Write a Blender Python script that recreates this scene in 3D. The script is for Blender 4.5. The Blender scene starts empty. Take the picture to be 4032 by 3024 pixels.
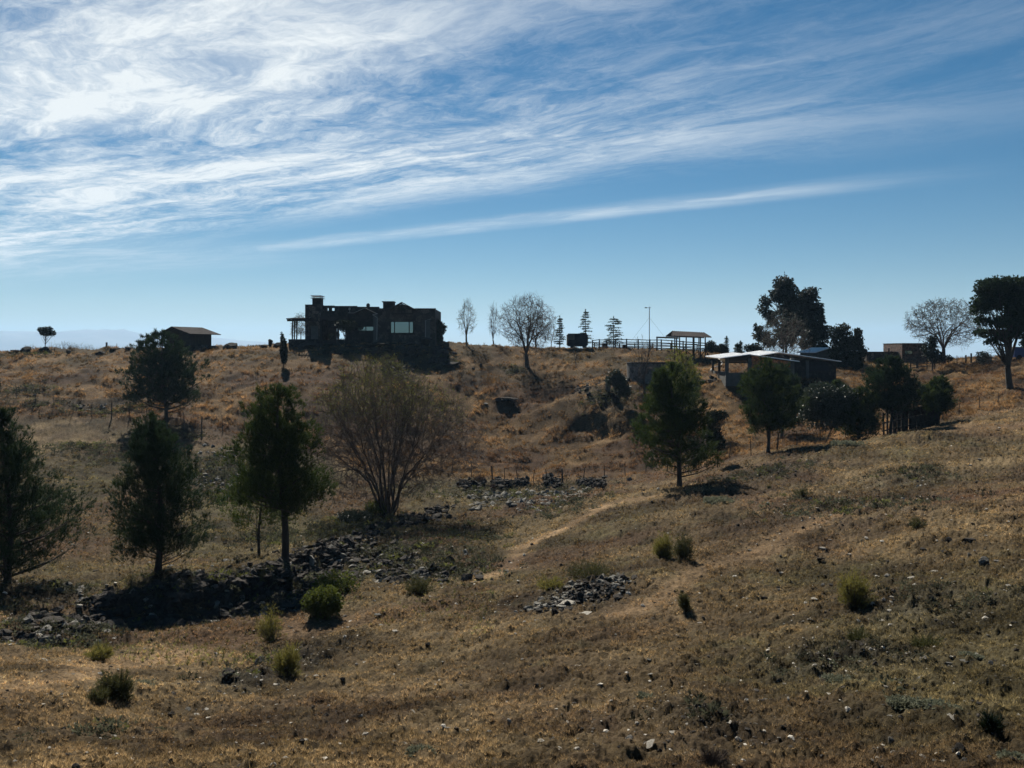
import bpy, math, random
import numpy as np
from mathutils import Vector, Matrix
R = math.radians
random.seed(7); rng = np.random.default_rng(7)
scene = bpy.context.scene
C = scene.collection

# ------------------------------------------------------------------ camera, world, sun, exposure
F = 3500.0; UC = 2016.0; VH = 1385.0          # focal length and eye level, in photo pixels; eye at the origin
cam_d = bpy.data.cameras.new('camera'); cam = bpy.data.objects.new('camera', cam_d); C.objects.link(cam)
cam_d.sensor_width = 36; cam_d.lens = 36*F/4032; cam_d.shift_y = -(1512-VH)/4032
cam_d.clip_start = .1; cam_d.clip_end = 60000
cam.location = (0, 0, 0); cam.rotation_euler = (R(90), 0, 0); scene.camera = cam
SUN_AZ, SUN_EL = -18.0, 42.0                   # azimuth measured from +Y towards +X
sdir = Vector((math.sin(R(SUN_AZ))*math.cos(R(SUN_EL)), math.cos(R(SUN_AZ))*math.cos(R(SUN_EL)), math.sin(R(SUN_EL))))
sl = bpy.data.lights.new('sun', 'SUN'); sl.energy = 5.0; sl.angle = R(.5); sl.color = (1, .94, .84)
so = bpy.data.objects.new('sun', sl); C.objects.link(so)
so.rotation_euler = (-sdir).to_track_quat('-Z', 'Y').to_euler(); so.location = (0, 0, 60)

world = bpy.data.worlds.new('World'); scene.world = world; world.use_nodes = True
def sky_world():
    nt = world.node_tree; N = nt.nodes; L = nt.links; N.clear()
    def n(t, **k):
        x = N.new(t)
        for a, b in k.items(): setattr(x, a, b)
        return x
    def m(op, a, b=None, c=None, clamp=False):
        x = n('ShaderNodeMath', operation=op, use_clamp=clamp)
        for i, q in enumerate((a, b, c)):
            if q is None: continue
            if isinstance(q, (int, float)): x.inputs[i].default_value = q
            else: L.new(q, x.inputs[i])
        return x.outputs[0]
    def smooth(val, e0, e1):
        x = n('ShaderNodeMapRange', interpolation_type='SMOOTHSTEP')
        L.new(val, x.inputs[0]); x.inputs[1].default_value = e0; x.inputs[2].default_value = e1
        return x.outputs[0]
    def noise(vec, scale, detail=5, rough=.6, dist=0.):
        x = n('ShaderNodeTexNoise'); L.new(vec, x.inputs['Vector']); x.inputs['Scale'].default_value = scale
        x.inputs['Detail'].default_value = detail; x.inputs['Roughness'].default_value = rough; x.inputs['Distortion'].default_value = dist
        return x.outputs[0]
    def comb(a, b, c=0.):
        x = n('ShaderNodeCombineXYZ')
        for i, q in enumerate((a, b, c)):
            if isinstance(q, (int, float)): x.inputs[i].default_value = q
            else: L.new(q, x.inputs[i])
        return x.outputs[0]
    sky = n('ShaderNodeTexSky', sky_type='NISHITA', sun_disc=False)
    sky.sun_elevation = R(SUN_EL); sky.sun_rotation = R(SUN_AZ); sky.altitude = 1100
    sky.air_density = 1.0; sky.dust_density = .15; sky.ozone_density = 2.4
    tc = n('ShaderNodeTexCoord'); sp = n('ShaderNodeSeparateXYZ'); L.new(tc.outputs['Generated'], sp.inputs[0])
    X, Y, Z = sp.outputs
    zc = m('MAXIMUM', Z, .012)
    px_, py_ = m('DIVIDE', X, zc), m('DIVIDE', Y, zc)
    ca, sa = math.sin(R(-53)), math.cos(R(-53))          # the wind direction the cirrus is combed along
    A = m('ADD', m('MULTIPLY', px_, ca), m('MULTIPLY', py_, sa))
    B = m('ADD', m('MULTIPLY', px_, sa), m('MULTIPLY', py_, -ca))
    # gentle warp so that the streaks curl
    w1 = noise(comb(m('MULTIPLY', A, .35), m('MULTIPLY', B, .55), 3.1), 1.0, 3, .5)
    w2 = noise(comb(m('MULTIPLY', A, .9), m('MULTIPLY', B, 1.3), 9.7), 1.3, 4, .6)
    Bw = m('ADD', B, m('ADD', m('MULTIPLY', m('SUBTRACT', w1, .5), 1.3), m('MULTIPLY', m('SUBTRACT', w2, .5), .3)))
    Aw = m('ADD', A, m('MULTIPLY', m('SUBTRACT', w2, .5), .9))
    broad = noise(comb(m('MULTIPLY', Aw, .28), m('MULTIPLY', Bw, .95), 1.7), 1.15, 4, .55)
    streak = noise(comb(m('MULTIPLY', Aw, .75), m('MULTIPLY', Bw, 3.1), 5.3), 1.3, 9, .70, .1)
    fluff = noise(comb(m('MULTIPLY', Aw, 3.0), m('MULTIPLY', Bw, 4.6), 7.7), 2.0, 10, .74, .2)
    # where the sheet of cirrus is: between two streak lines, thinning to the right
    Bs = m('ADD', B, m('MULTIPLY', m('SUBTRACT', w1, .5), .7))
    band = m('MULTIPLY', smooth(Bs, 4.95, 3.5), smooth(Bs, .2, 1.0))
    right = m('ADD', .12, m('MULTIPLY', smooth(A, .4, 3.6), .88))
    cover = m('MULTIPLY', band, right)
    # the separate low streak
    low = m('MULTIPLY', smooth(m('ABSOLUTE', m('SUBTRACT', m('ADD', B, m('MULTIPLY', m('SUBTRACT', w2, .5), .16)), m('SUBTRACT', 5.5, m('MULTIPLY', A, .01)))), .42, .0),
            m('MULTIPLY', m('MULTIPLY', smooth(A, .6, 3.0), smooth(A, 9.0, 5.0)), .66))
    low2 = m('MULTIPLY', m('MULTIPLY', smooth(Bs, 7.2, 4.3), smooth(A, 6.0, 9.0)), .5)
    tex = m('ADD', m('MULTIPLY', broad, .72), m('ADD', m('MULTIPLY', streak, .46), m('MULTIPLY', fluff, .42)))
    dens = smooth(tex, .64, 1.06)
    core = m('MULTIPLY', smooth(m('ADD', m('POWER', m('MULTIPLY', m('SUBTRACT', A, 2.9), .75), 2), m('POWER', m('MULTIPLY', m('SUBTRACT', B, 1.75), 2.2), 2)), 1.9, .1), 1.0)
    d1 = m('MULTIPLY', cover, m('ADD', m('MULTIPLY', dens, 1.35), m('MULTIPLY', core, m('ADD', .1, streak))))
    d2 = m('MULTIPLY', m('ADD', low, low2), m('ADD', .25, m('MULTIPLY', smooth(m('ADD', m('MULTIPLY', streak, .6), m('MULTIPLY', broad, .4)), .38, .66), .75)))
    d = m('MINIMUM', m('MULTIPLY', m('ADD', d1, d2), smooth(Z, .03, .10)), .97)
    # grade of the clear sky
    hsv = n('ShaderNodeHueSaturation'); L.new(sky.outputs[0], hsv.inputs['Color'])
    hsv.inputs['Hue'].default_value = .494; hsv.inputs['Saturation'].default_value = 1.45; hsv.inputs['Value'].default_value = SKY_V
    mix = n('ShaderNodeMixRGB', blend_type='MIX'); L.new(d, mix.inputs[0]); L.new(hsv.outputs[0], mix.inputs[1])
    mix.inputs[2].default_value = CLOUD
    bg = n('ShaderNodeBackground'); L.new(mix.outputs[0], bg.inputs[0]); bg.inputs[1].default_value = .10
    out = n('ShaderNodeOutputWorld'); L.new(bg.outputs[0], out.inputs[0])
SKY_V = .30; CLOUD = (5.0, 5.2, 5.2, 1)
sky_world()
scene.view_settings.view_transform = 'Standard'; scene.view_settings.look = 'None'
scene.view_settings.exposure = .85; scene.view_settings.gamma = 1; scene.view_settings.use_curve_mapping = False
scene.render.engine = 'CYCLES'
scene.cycles.max_bounces = 6; scene.cycles.transparent_max_bounces = 6; scene.cycles.volume_bounces = 1

# ------------------------------------------------------------------ noise
_perm = rng.random((256, 256)).astype(np.float64)
def vnoise(x, y, seed=0):
    x = np.asarray(x, float)+seed*17.31; y = np.asarray(y, float)+seed*5.77
    xi = np.floor(x).astype(np.int64); yi = np.floor(y).astype(np.int64)
    fx = x-xi; fy = y-yi; fx = fx*fx*fx*(fx*(fx*6-15)+10); fy = fy*fy*fy*(fy*(fy*6-15)+10)
    a = _perm[xi & 255, yi & 255]; b = _perm[(xi+1) & 255, yi & 255]; c = _perm[xi & 255, (yi+1) & 255]; d = _perm[(xi+1) & 255, (yi+1) & 255]
    return (a*(1-fx)+b*fx)*(1-fy)+(c*(1-fx)+d*fx)*fy-.5
def fbm(x, y, o=4, seed=0, g=.5):
    s = 0; a = 1; f = 1
    for i in range(o): s = s+a*vnoise(x*f, y*f, seed+i*3); a *= g; f *= 2.03
    return s
def sstep(a, b, x):
    t = np.clip((x-a)/(b-a), 0, 1); return t*t*(3-2*t)

# ------------------------------------------------------------------ terrain: heights at y rows x direction columns
YK = np.array([-14, 0, 9, 14, 20, 28, 36, 45, 55, 65, 75, 85, 95, 105, 116, 140, 220, 700, 9500.])
TAIL = [-.6, -6, -26, -90, -230]
UK = np.array([-500, 0, 500, 1000, 1500, 2000, 2500, 3000, 3500, 4032, 4600.])
ROWS = {
 -500: [-4.2, -5.4, -6.6, -7.7, -8.3, -8.5, -8.0, -6.7, -5.2, -3.3, -1.6, -.9],
    0: [-4.2, -5.5, -6.9, -8.1, -8.7, -8.9, -8.5, -7.5, -5.9, -3.3, -1.3, -.25],
  500: [-4.2, -5.6, -7.2, -8.5, -9.0, -9.2, -9.1, -7.9, -5.8, -3.4, -1.2, .12],
 1000: [-4.2, -5.7, -7.3, -8.6, -8.95, -9.6, -9.8, -8.7, -6.4, -3.5, -.5, .6],
 1500: [-4.2, -5.6, -7.0, -7.9, -8.6, -9.0, -9.8, -9.6, -7.6, -4.2, -.5, 1.35],
 2000: [-4.2, -5.4, -6.6, -7.6, -8.3, -9.0, -9.7, -10.2, -9.1, -5.9, -2.3, .5],
 2500: [-4.2, -5.2, -6.2, -7.0, -7.5, -7.8, -8.6, -9.1, -7.0, -3.0, -1.2, .32],
 3000: [-4.2, -5.1, -5.9, -6.5, -6.7, -6.8, -6.65, -7.2, -5.6, -2.3, -1.35, -.55],
 3500: [-4.1, -4.9, -5.4, -5.8, -6.0, -5.9, -5.4, -5.8, -4.6, -3.1, -1.8, -1.1],
 4032: [-4.0, -4.6, -4.9, -5.1, -5.2, -5.0, -4.6, -4.2, -2.8, -1.3, -.7, -.8],
 4600: [-3.9, -4.3, -4.5, -4.6, -4.6, -4.4, -4.0, -3.5, -2.0, -.8, -.4, -.5]}
ZT = np.array([[.9, -1.65]+ROWS[u]+[ROWS[u][-1]+TAIL[0]]+TAIL[1:] for u in UK.astype(int)])
SK = (UK-UC)/F
def pchip_slopes(x, Y):
    h = np.diff(x); d = np.diff(Y, axis=-1)/h
    m_ = np.zeros_like(Y)
    w1 = 2*h[1:]+h[:-1]; w2 = h[1:]+2*h[:-1]
    a, b = d[..., :-1], d[..., 1:]
    ok = (a*b) > 0
    with np.errstate(divide='ignore', invalid='ignore'):
        hm = (w1+w2)/(w1/a+w2/b)
    m_[..., 1:-1] = np.where(ok, hm, 0); m_[..., 0] = d[..., 0]; m_[..., -1] = d[..., -1]
    return m_
MT = pchip_slopes(YK, ZT)
def Hbase(x, y):
    x = np.asarray(x, float); y = np.asarray(y, float)
    s = np.clip(x/np.maximum(y, 9), SK[0]+1e-6, SK[-1]-1e-6)
    i = np.clip(np.searchsorted(YK, y)-1, 0, len(YK)-2); h = YK[i+1]-YK[i]; t = np.clip((y-YK[i])/h, 0, 1)
    h00 = 2*t**3-3*t**2+1; h10 = t**3-2*t**2+t; h01 = -2*t**3+3*t**2; h11 = t**3-t**2
    def col(k): return h00*ZT[k, i]+h10*h*MT[k, i]+h01*ZT[k, i+1]+h11*h*MT[k, i+1]
    j = np.clip(np.searchsorted(SK, s)-1, 0, len(SK)-2); t2 = (s-SK[j])/(SK[j+1]-SK[j])
    jm = np.maximum(j-1, 0); jp = np.minimum(j+2, len(SK)-1)
    p0, p1, p2, p3 = col(jm), col(j), col(j+1), col(jp)
    return .5*((2*p1)+(-p0+p2)*t2+(2*p0-5*p1+4*p2-p3)*t2**2+(-p0+3*p1-3*p2+p3)*t2**3)
BUMPS = []     # (x, y, rx, ry, height, angle): local banks, knolls and hollows
SCARPS = []
def scarp(u0, y0, u1, y1, h, w=.9): SCARPS.append(((u0-UC)/F*y0, y0, (u1-UC)/F*y1, y1, h, w))
def H(x, y):
    x = np.asarray(x, float); y = np.asarray(y, float)
    z = Hbase(x, y)
    for (x0, y0, x1, y1, h, w) in SCARPS:
        L_ = math.hypot(x1-x0, y1-y0); tx, ty = (x1-x0)/L_, (y1-y0)/L_; al = (x-x0)*tx+(y-y0)*ty; n_ = -(x-x0)*ty+(y-y0)*tx
        n_ = n_+.5*fbm(x*.6, y*.6, 2, 15)
        z = z+h*(sstep(-w/2, w/2, n_)-.5)*sstep(-1.5, .8, al)*(1-sstep(L_-.8, L_+1.5, al))*np.exp(-(n_/3.2)**2)
    near = sstep(6, 14, y)*(1-sstep(120, 160, y))
    a = 1-.55*sstep(92, 103, y)*(1-sstep(108, 115, y))
    z = z+near*a*((.42+.5*sstep(66, 74, y)*(1-sstep(90, 98, y)))*fbm(x*.11, y*.11, 3, 1)+.16*fbm(x*.42, y*.42, 3, 5))
    for (bx, by, rx, ry, h, an) in BUMPS:
        c, s = math.cos(an), math.sin(an); dx = x-bx; dy = y-by
        q = ((dx*c+dy*s)/rx)**2+((-dx*s+dy*c)/ry)**2
        z = z+h*np.exp(-q*1.4)
    return z
def Hs(x, y): return float(H(np.array([x]), np.array([y]))[0])
def XY(u, y): return ((u-UC)/F*y, y)
def P(u, v, y): return Vector(((u-UC)/F*y, y, (VH-v)/F*y))
def on(u, y, dz=0.):                # point on the ground in direction u at depth y
    x = (u-UC)/F*y; return Vector((x, y, Hs(x, y)+dz))
_ys = np.geomspace(8, 118, 900)
def hit(u, v):                      # first ground point met along a line of sight from the camera spot
    x = (u-UC)/F*_ys; z = H(x, _ys); line = (VH-v)/F*_ys
    k = np.argmax(z >= line)
    if z[k] < line[k]: k = len(_ys)-1
    return Vector((x[k], _ys[k], z[k]))
def bump(u, y, rx, ry, h, an=0.): BUMPS.append(((u-UC)/F*y, y, rx, ry, h, an))
# banks and knolls
scarp(2270, 80.5, 2500, 76.5, 1.15, 1.1); scarp(380, 29.5, 760, 30.5, .7, .7); scarp(760, 30.5, 1120, 33.5, .8, .7); scarp(1120, 34, 1480, 42, .6, .8); scarp(1490, 95.5, 1700, 95.5, .8, 1)
bump(2600, 81.5, 4.2, 1.4, .55)
bump(1560, 97, 5.5, 2.2, .35, .1); bump(1530, 91, 1.8, 2.6, .6, 0)
bump(1700, 96, 2.6, 2.0, .55)
bump(2330, 83, 3.6, 2.0, .3, -.5)
bump(2060, 88, 1.6, 1.0, .25); bump(230, 104, 3.5, 2.0, .35); bump(440, 103, 2.2, 1.4, .4)
bump(1150, 38, 3.2, 2.0, .35); bump(2230, 20.5, 1.5, .8, .18); bump(950, 27, 4, 1.6, .35, .4)
bump(1600, 40, 4, 1.5, .3, .3); bump(3640, 55, 2.6, 1.5, .3); bump(3030, 98, 6, 3, -.4)
bump(700, 33, 2.6, 1.3, .45); bump(110, 24, 2.4, 1.6, -.4)

# ------------------------------------------------------------------ mesh and material helpers
def obj(name, me, mat, parent=None):
    o = bpy.data.objects.new(name, me); C.objects.link(o)
    if mat is not None and me is not None and not me.materials: me.materials.append(mat)
    if parent is not None: o.parent = parent
    return o
def npmesh(name, V, faces, smooth=False):
    """faces: list of int arrays (n,3) or (n,4)"""
    me = bpy.data.meshes.new(name); V = np.asarray(V, np.float32)
    me.vertices.add(len(V)); me.vertices.foreach_set('co', V.ravel())
    faces = [np.asarray(f, np.int32) for f in faces if len(f)]
    idx = np.concatenate([f.ravel() for f in faces]); tot = np.concatenate([np.full(len(f), f.shape[1], np.int32) for f in faces])
    st = np.concatenate([[0], np.cumsum(tot)[:-1]]).astype(np.int32)
    me.loops.add(len(idx)); me.loops.foreach_set('vertex_index', idx)
    me.polygons.add(len(tot)); me.polygons.foreach_set('loop_start', st)
    try: me.polygons.foreach_set('loop_total', tot)
    except Exception: pass
    me.polygons.foreach_set('use_smooth', np.full(len(tot), bool(smooth)))
    me.update(calc_edges=True)
    return me
def tag(o, label=None, cat=None, group=None, kind=None):
    if label: o['label'] = label
    if cat: o['category'] = cat
    if group: o['group'] = group
    if kind: o['kind'] = kind
    return o
def empty(name, loc, label, cat, group=None, rz=0.):
    o = bpy.data.objects.new(name, None); C.objects.link(o); o.location = loc; o.rotation_euler = (0, 0, rz)
    o.empty_display_size = .2
    return tag(o, label, cat, group)
class MB:
    def __init__(s): s.v = []; s.q = []; s.t = []
    def box(s, x0, x1, y0, y1, z0, z1, rz=0., pv=None):
        b = len(s.v); cx, cy = pv if pv else ((x0+x1)/2, (y0+y1)/2); c, sn = math.cos(rz), math.sin(rz)
        for z in (z0, z1):
            for x, y in ((x0, y0), (x1, y0), (x1, y1), (x0, y1)):
                dx, dy = x-cx, y-cy; s.v.append((cx+dx*c-dy*sn, cy+dx*sn+dy*c, z))
        s.q += [(b, b+3, b+2, b+1), (b+4, b+5, b+6, b+7), (b, b+1, b+5, b+4), (b+1, b+2, b+6, b+5), (b+2, b+3, b+7, b+6), (b+3, b, b+4, b+7)]
        return s
    def bar(s, a, b, w, h=None, up=(0, 0, 1)):
        h = h or w; a = Vector(a); b = Vector(b); d = (b-a).normalized(); up = Vector(up)
        if abs(d.dot(up)) > .95: up = Vector((0, 1, 0))
        sx = d.cross(up).normalized()*w/2; sz = d.cross(sx).normalized()*h/2; n = len(s.v)
        for p in (a, b):
            for i, j in ((-1, -1), (1, -1), (1, 1), (-1, 1)): s.v.append(tuple(p+sx*i+sz*j))
        s.q += [(n, n+1, n+2, n+3), (n+7, n+6, n+5, n+4)]+[(n+i, n+4+i, n+4+(i+1) % 4, n+(i+1) % 4) for i in range(4)]
        return s
    def tube(s, pts, rad, k=8, cap=True):
        pts = [Vector(p) for p in pts]; rad = rad if isinstance(rad, (list, tuple)) else [rad]*len(pts); rings = []
        for i, p in enumerate(pts):
            d = (pts[min(i+1, len(pts)-1)]-pts[max(i-1, 0)]).normalized(); up = Vector((0, 1, 0)) if abs(d.z) > .8 else Vector((0, 0, 1))
            a = d.cross(up).normalized(); b = d.cross(a).normalized(); n = len(s.v); rings.append(n)
            for j in range(k):
                t = 2*math.pi*j/k; s.v.append(tuple(p+(a*math.cos(t)+b*math.sin(t))*rad[i]))
        for n, m_ in zip(rings, rings[1:]):
            for j in range(k): s.q.append((n+j, n+(j+1) % k, m_+(j+1) % k, m_+j))
        if cap:
            for n, r in ((rings[0], 1), (rings[-1], 0)):
                c = len(s.v); s.v.append(tuple(sum((Vector(s.v[n+j]) for j in range(k)), Vector())/k))
                for j in range(k): s.t.append((c, n+(j+1) % k, n+j) if r else (c, n+j, n+(j+1) % k))
        return s
    def prism(s, poly, y0, y1):          # polygon in XZ extruded along y
        n = len(s.v); k = len(poly)
        for y in (y0, y1):
            for x, z in poly: s.v.append((x, y, z))
        for j in range(k): s.q.append((n+j, n+k+j, n+k+(j+1) % k, n+(j+1) % k))
        for j in range(1, k-1): s.t.append((n, n+j, n+j+1)); s.t.append((n+k, n+k+j+1, n+k+j))
        return s
    def build(s, name, mat, parent=None, off=(0, 0, 0), smooth=False):
        V = np.array(s.v, float)-np.array(off, float)
        f = []
        if s.q: f.append(np.array(s.q))
        if s.t: f.append(np.array(s.t))
        return obj(name, npmesh(name, V, f, smooth), mat, parent)

def mat(name, col, rough=.9, spec=.2, col2=None, scale=3., bump=0., bscale=None, detail=6, metal=0., transl=0., lo=.35, hi=.65, attr=None, coord='Object', stretch=None, voro=None):
    m_ = bpy.data.materials.new(name); m_.use_nodes = True; nt = m_.node_tree; N = nt.nodes; L = nt.links
    b = N['Principled BSDF']; b.inputs['Roughness'].default_value = rough; b.inputs['Specular IOR Level'].default_value = spec
    b.inputs['Metallic'].default_value = metal; b.inputs['Base Color'].default_value = (*col, 1)
    tc = N.new('ShaderNodeTexCoord'); src = tc.outputs[coord]
    if stretch:
        mp = N.new('ShaderNodeMapping'); mp.inputs['Scale'].default_value = stretch; L.new(src, mp.inputs[0]); src = mp.outputs[0]
    outc = None
    if col2:
        no = N.new('ShaderNodeTexNoise'); no.inputs['Scale'].default_value = scale; no.inputs['Detail'].default_value = detail; L.new(src, no.inputs['Vector'])
        no.inputs['Roughness'].default_value = .62
        r = N.new('ShaderNodeMapRange'); r.inputs[1].default_value = lo; r.inputs[2].default_value = hi; L.new(no.outputs[0], r.inputs[0])
        mx = N.new('ShaderNodeMixRGB'); mx.inputs[1].default_value = (*col, 1); mx.inputs[2].default_value = (*col2, 1); L.new(r.outputs[0], mx.inputs[0])
        outc = mx.outputs[0]
    if voro:
        vo = N.new('ShaderNodeTexVoronoi'); vo.inputs['Scale'].default_value = voro[0]; L.new(src, vo.inputs['Vector'])
        ve = N.new('ShaderNodeTexVoronoi'); ve.feature = 'DISTANCE_TO_EDGE'; ve.inputs['Scale'].default_value = voro[0]; L.new(src, ve.inputs['Vector'])
        hs = N.new('ShaderNodeSeparateColor'); L.new(vo.outputs['Color'], hs.inputs[0])
        r2 = N.new('ShaderNodeMapRange'); L.new(hs.outputs[0], r2.inputs[0]); r2.inputs[3].default_value = .35; r2.inputs[4].default_value = 1.75
        mu = N.new('ShaderNodeMixRGB'); mu.blend_type = 'MULTIPLY'; mu.inputs[0].default_value = 1
        if outc: L.new(outc, mu.inputs[1])
        else: mu.inputs[1].default_value = (*col, 1)
        L.new(r2.outputs[0], mu.inputs[2])
        r3 = N.new('ShaderNodeMapRange'); L.new(ve.outputs[0], r3.inputs[0]); r3.inputs[1].default_value = .02; r3.inputs[2].default_value = .08
        mj = N.new('ShaderNodeMixRGB'); L.new(r3.outputs[0], mj.inputs[0]); mj.inputs[1].default_value = (*voro[1], 1); L.new(mu.outputs[0], mj.inputs[2])
        outc = mj.outputs[0]
    if attr:
        at = N.new('ShaderNodeAttribute'); at.attribute_name = attr; outc = at.outputs['Color']
    if outc: L.new(outc, b.inputs['Base Color'])
    if bump:
        no2 = N.new('ShaderNodeTexNoise'); no2.inputs['Scale'].default_value = bscale or scale*3; no2.inputs['Detail'].default_value = 8; L.new(src, no2.inputs['Vector'])
        bu = N.new('ShaderNodeBump'); bu.inputs['Strength'].default_value = min(bump, 1); bu.inputs['Distance'].default_value = .06; L.new(no2.outputs[0], bu.inputs['Height']); L.new(bu.outputs[0], b.inputs['Normal'])
    if transl:
        t = N.new('ShaderNodeBsdfTranslucent')
        if outc: L.new(outc, t.inputs[0])
        else: t.inputs[0].default_value = (*col, 1)
        ms = N.new('ShaderNodeMixShader'); ms.inputs[0].default_value = transl
        L.new(b.outputs[0], ms.inputs[1]); L.new(t.outputs[0], ms.inputs[2]); L.new(ms.outputs[0], N['Material Output'].inputs[0])
    return m_
M = {}
M['bark'] = mat('bark', (.035, .028, .022), col2=(.06, .05, .04), scale=9, bump=.6, stretch=(1, 1, .25))
M['needle'] = mat('pine needles', (.018, .034, .010), .7, .1, col2=(.05, .066, .014), scale=1.6, transl=.38)
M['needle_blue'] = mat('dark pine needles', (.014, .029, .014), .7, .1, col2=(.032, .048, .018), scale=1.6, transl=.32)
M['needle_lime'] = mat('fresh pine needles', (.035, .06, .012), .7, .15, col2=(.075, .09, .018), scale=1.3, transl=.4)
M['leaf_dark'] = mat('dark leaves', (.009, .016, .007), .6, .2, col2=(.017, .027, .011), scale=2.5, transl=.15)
M['leaf_grey'] = mat('grey green leaves', (.035, .05, .028), .45, .4, col2=(.06, .075, .045), scale=2.5, transl=.15)
M['leaf_lime'] = mat('yellow green leaves', (.11, .13, .018), .7, .2, col2=(.2, .2, .03), scale=1.5, transl=.45)
M['leaf_bright'] = mat('bright green leaves', (.045, .062, .012), .6, .2, col2=(.10, .115, .02), scale=3, transl=.45)
M['twig'] = mat('twigs', (.055, .042, .034), col2=(.085, .062, .05), scale=4)
M['twig_pale'] = mat('pale twigs', (.13, .11, .08), col2=(.18, .16, .10), scale=4)
M['twig_red'] = mat('reddish twigs', (.10, .055, .035), col2=(.13, .08, .05), scale=4)
M['broom'] = mat('broom stems', (.12, .115, .03), .8, .1, col2=(.22, .19, .05), scale=5, transl=.4)
M['broom_dark'] = mat('dark broom stems', (.05, .055, .022), .8, .1, col2=(.09, .085, .03), scale=5, transl=.3)
M['silver'] = mat('silver green leaves', (.12, .125, .08), .8, .1, col2=(.22, .225, .155), scale=9, transl=.3)
M['rock'] = mat('grey rock', (.055, .052, .044), .9, .15, col2=(.25, .235, .20), scale=5, bump=.9, bscale=14)
M['rock_pale'] = mat('pale rock', (.2, .18, .145), .85, .3, col2=(.44, .40, .33), scale=6, bump=.8, bscale=16)
M['rock_dark'] = mat('dark rock', (.022, .019, .016), .95, .1, col2=(.055, .048, .04), scale=5, bump=.9, bscale=12)
M['wood'] = mat('weathered wood', (.055, .042, .032), col2=(.1, .08, .06), scale=5, bump=.5, stretch=(1, 1, .2))
M['wood_dark'] = mat('dark wood', (.022, .017, .013), col2=(.04, .03, .022), scale=4, bump=.5)
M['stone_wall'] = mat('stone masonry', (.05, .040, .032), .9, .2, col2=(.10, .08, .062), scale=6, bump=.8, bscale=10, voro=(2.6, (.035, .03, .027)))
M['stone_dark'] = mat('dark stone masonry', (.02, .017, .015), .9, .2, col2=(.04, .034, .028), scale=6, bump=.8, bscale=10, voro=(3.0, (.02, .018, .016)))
M['plaster'] = mat('grey plaster', (.075, .075, .068), col2=(.11, .108, .098), scale=2, bump=.3)
M['block'] = mat('pale block masonry', (.085, .082, .073), col2=(.14, .132, .118), scale=4, bump=.5, voro=(3.2, (.13, .12, .11)))
M['brick'] = mat('brick', (.06, .035, .026), col2=(.10, .058, .043), scale=7, bump=.4, voro=(6, (.10, .09, .08)))
M['orange'] = mat('orange brick', (.32, .12, .05), col2=(.42, .17, .08), scale=5, bump=.4, voro=(6, (.12, .08, .06)))
M['tin'] = mat('glare white galvanised sheet', (.84, .84, .82), .5, .5, col2=(.92, .92, .91), scale=1.3, metal=.1)  # near-white base colour stands in for sun glare on the metal
M['tin_dark'] = mat('dark roof sheet', (.03, .025, .024), .9, .08, col2=(.055, .045, .042), scale=2)
M['white'] = mat('white painted metal', (.62, .62, .6), .5, .4, col2=(.75, .75, .73), scale=3)
M['trim'] = mat('pale trim', (.3, .29, .27), .6, .3, col2=(.38, .37, .34), scale=3)
M['wire'] = mat('wire', (.04, .038, .035), .8, .2)
M['glass'] = mat('window glass', (.15, .225, .24), .07, .9, metal=1.); M['glass'].node_tree.nodes['Principled BSDF'].inputs['Specular IOR Level'].default_value = 1.0
M['glass'].node_tree.nodes['Principled BSDF'].inputs['Coat Weight'].default_value = 1.0
M['blue'] = mat('dark blue paint', (.02, .04, .12), .5, .4, col2=(.03, .05, .16), scale=3)
M['tarp'] = mat('dark canvas', (.014, .014, .016), .8, .2, col2=(.03, .03, .034), scale=2, bump=.3)
M['flank'] = mat('grass blades', (.1, .1, .1), .85, .05, attr='col', transl=.45)
M['mountain'] = mat('mountain rock', (.09, .085, .07), col2=(.14, .125, .10), scale=.004, detail=8)

# ------------------------------------------------------------------ where the ground is bare, worn, green or rocky (positions of the real patches)
def world_pts(lst): return [hit(u, v) for u, v in lst]
track0_px = [(-300, 2760), (0, 2730), (240, 2680), (520, 2610), (800, 2560), (1080, 2490), (1330, 2440)]
track_px = [(1870, 2290), (1990, 2250), (2040, 2170), (2140, 2120), (2260, 2060), (2400, 1985), (2560, 1955)]
track2_px = [(2460, 2420), (2640, 2330), (2760, 2240), (2950, 2190), (3150, 2090), (3350, 2010)]
track3_px = [(3180, 1750), (3350, 1715), (3560, 1690), (3800, 1690), (4100, 1670)]
def seg_dist(x, y, pts):
    d = np.full(x.shape, 1e9)
    for a, b in zip(pts, pts[1:]):
        ax, ay, bx, by = a[0], a[1], b[0], b[1]; L2 = (bx-ax)**2+(by-ay)**2+1e-9
        t = np.clip(((x-ax)*(bx-ax)+(y-ay)*(by-ay))/L2, 0, 1)
        d = np.minimum(d, np.hypot(x-ax-t*(bx-ax), y-ay-t*(by-ay)))
    return d
TR = [(world_pts(track_px), .38), (world_pts(track2_px), .6), (world_pts(track3_px), .8), (world_pts(track0_px), .65)]
def path_mask(x, y):
    m_ = 0
    nn = .35*fbm(x*1.1, y*1.1, 3, 31)
    for i, (pts, w) in enumerate(TR):
        d = seg_dist(x, y, pts)/(w*(1+nn)*(.6+y*.014)); k = np.exp(-(d*d)*.8)*(1. if i == 0 else .72)
        m_ = np.maximum(m_, k)
    return m_
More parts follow.
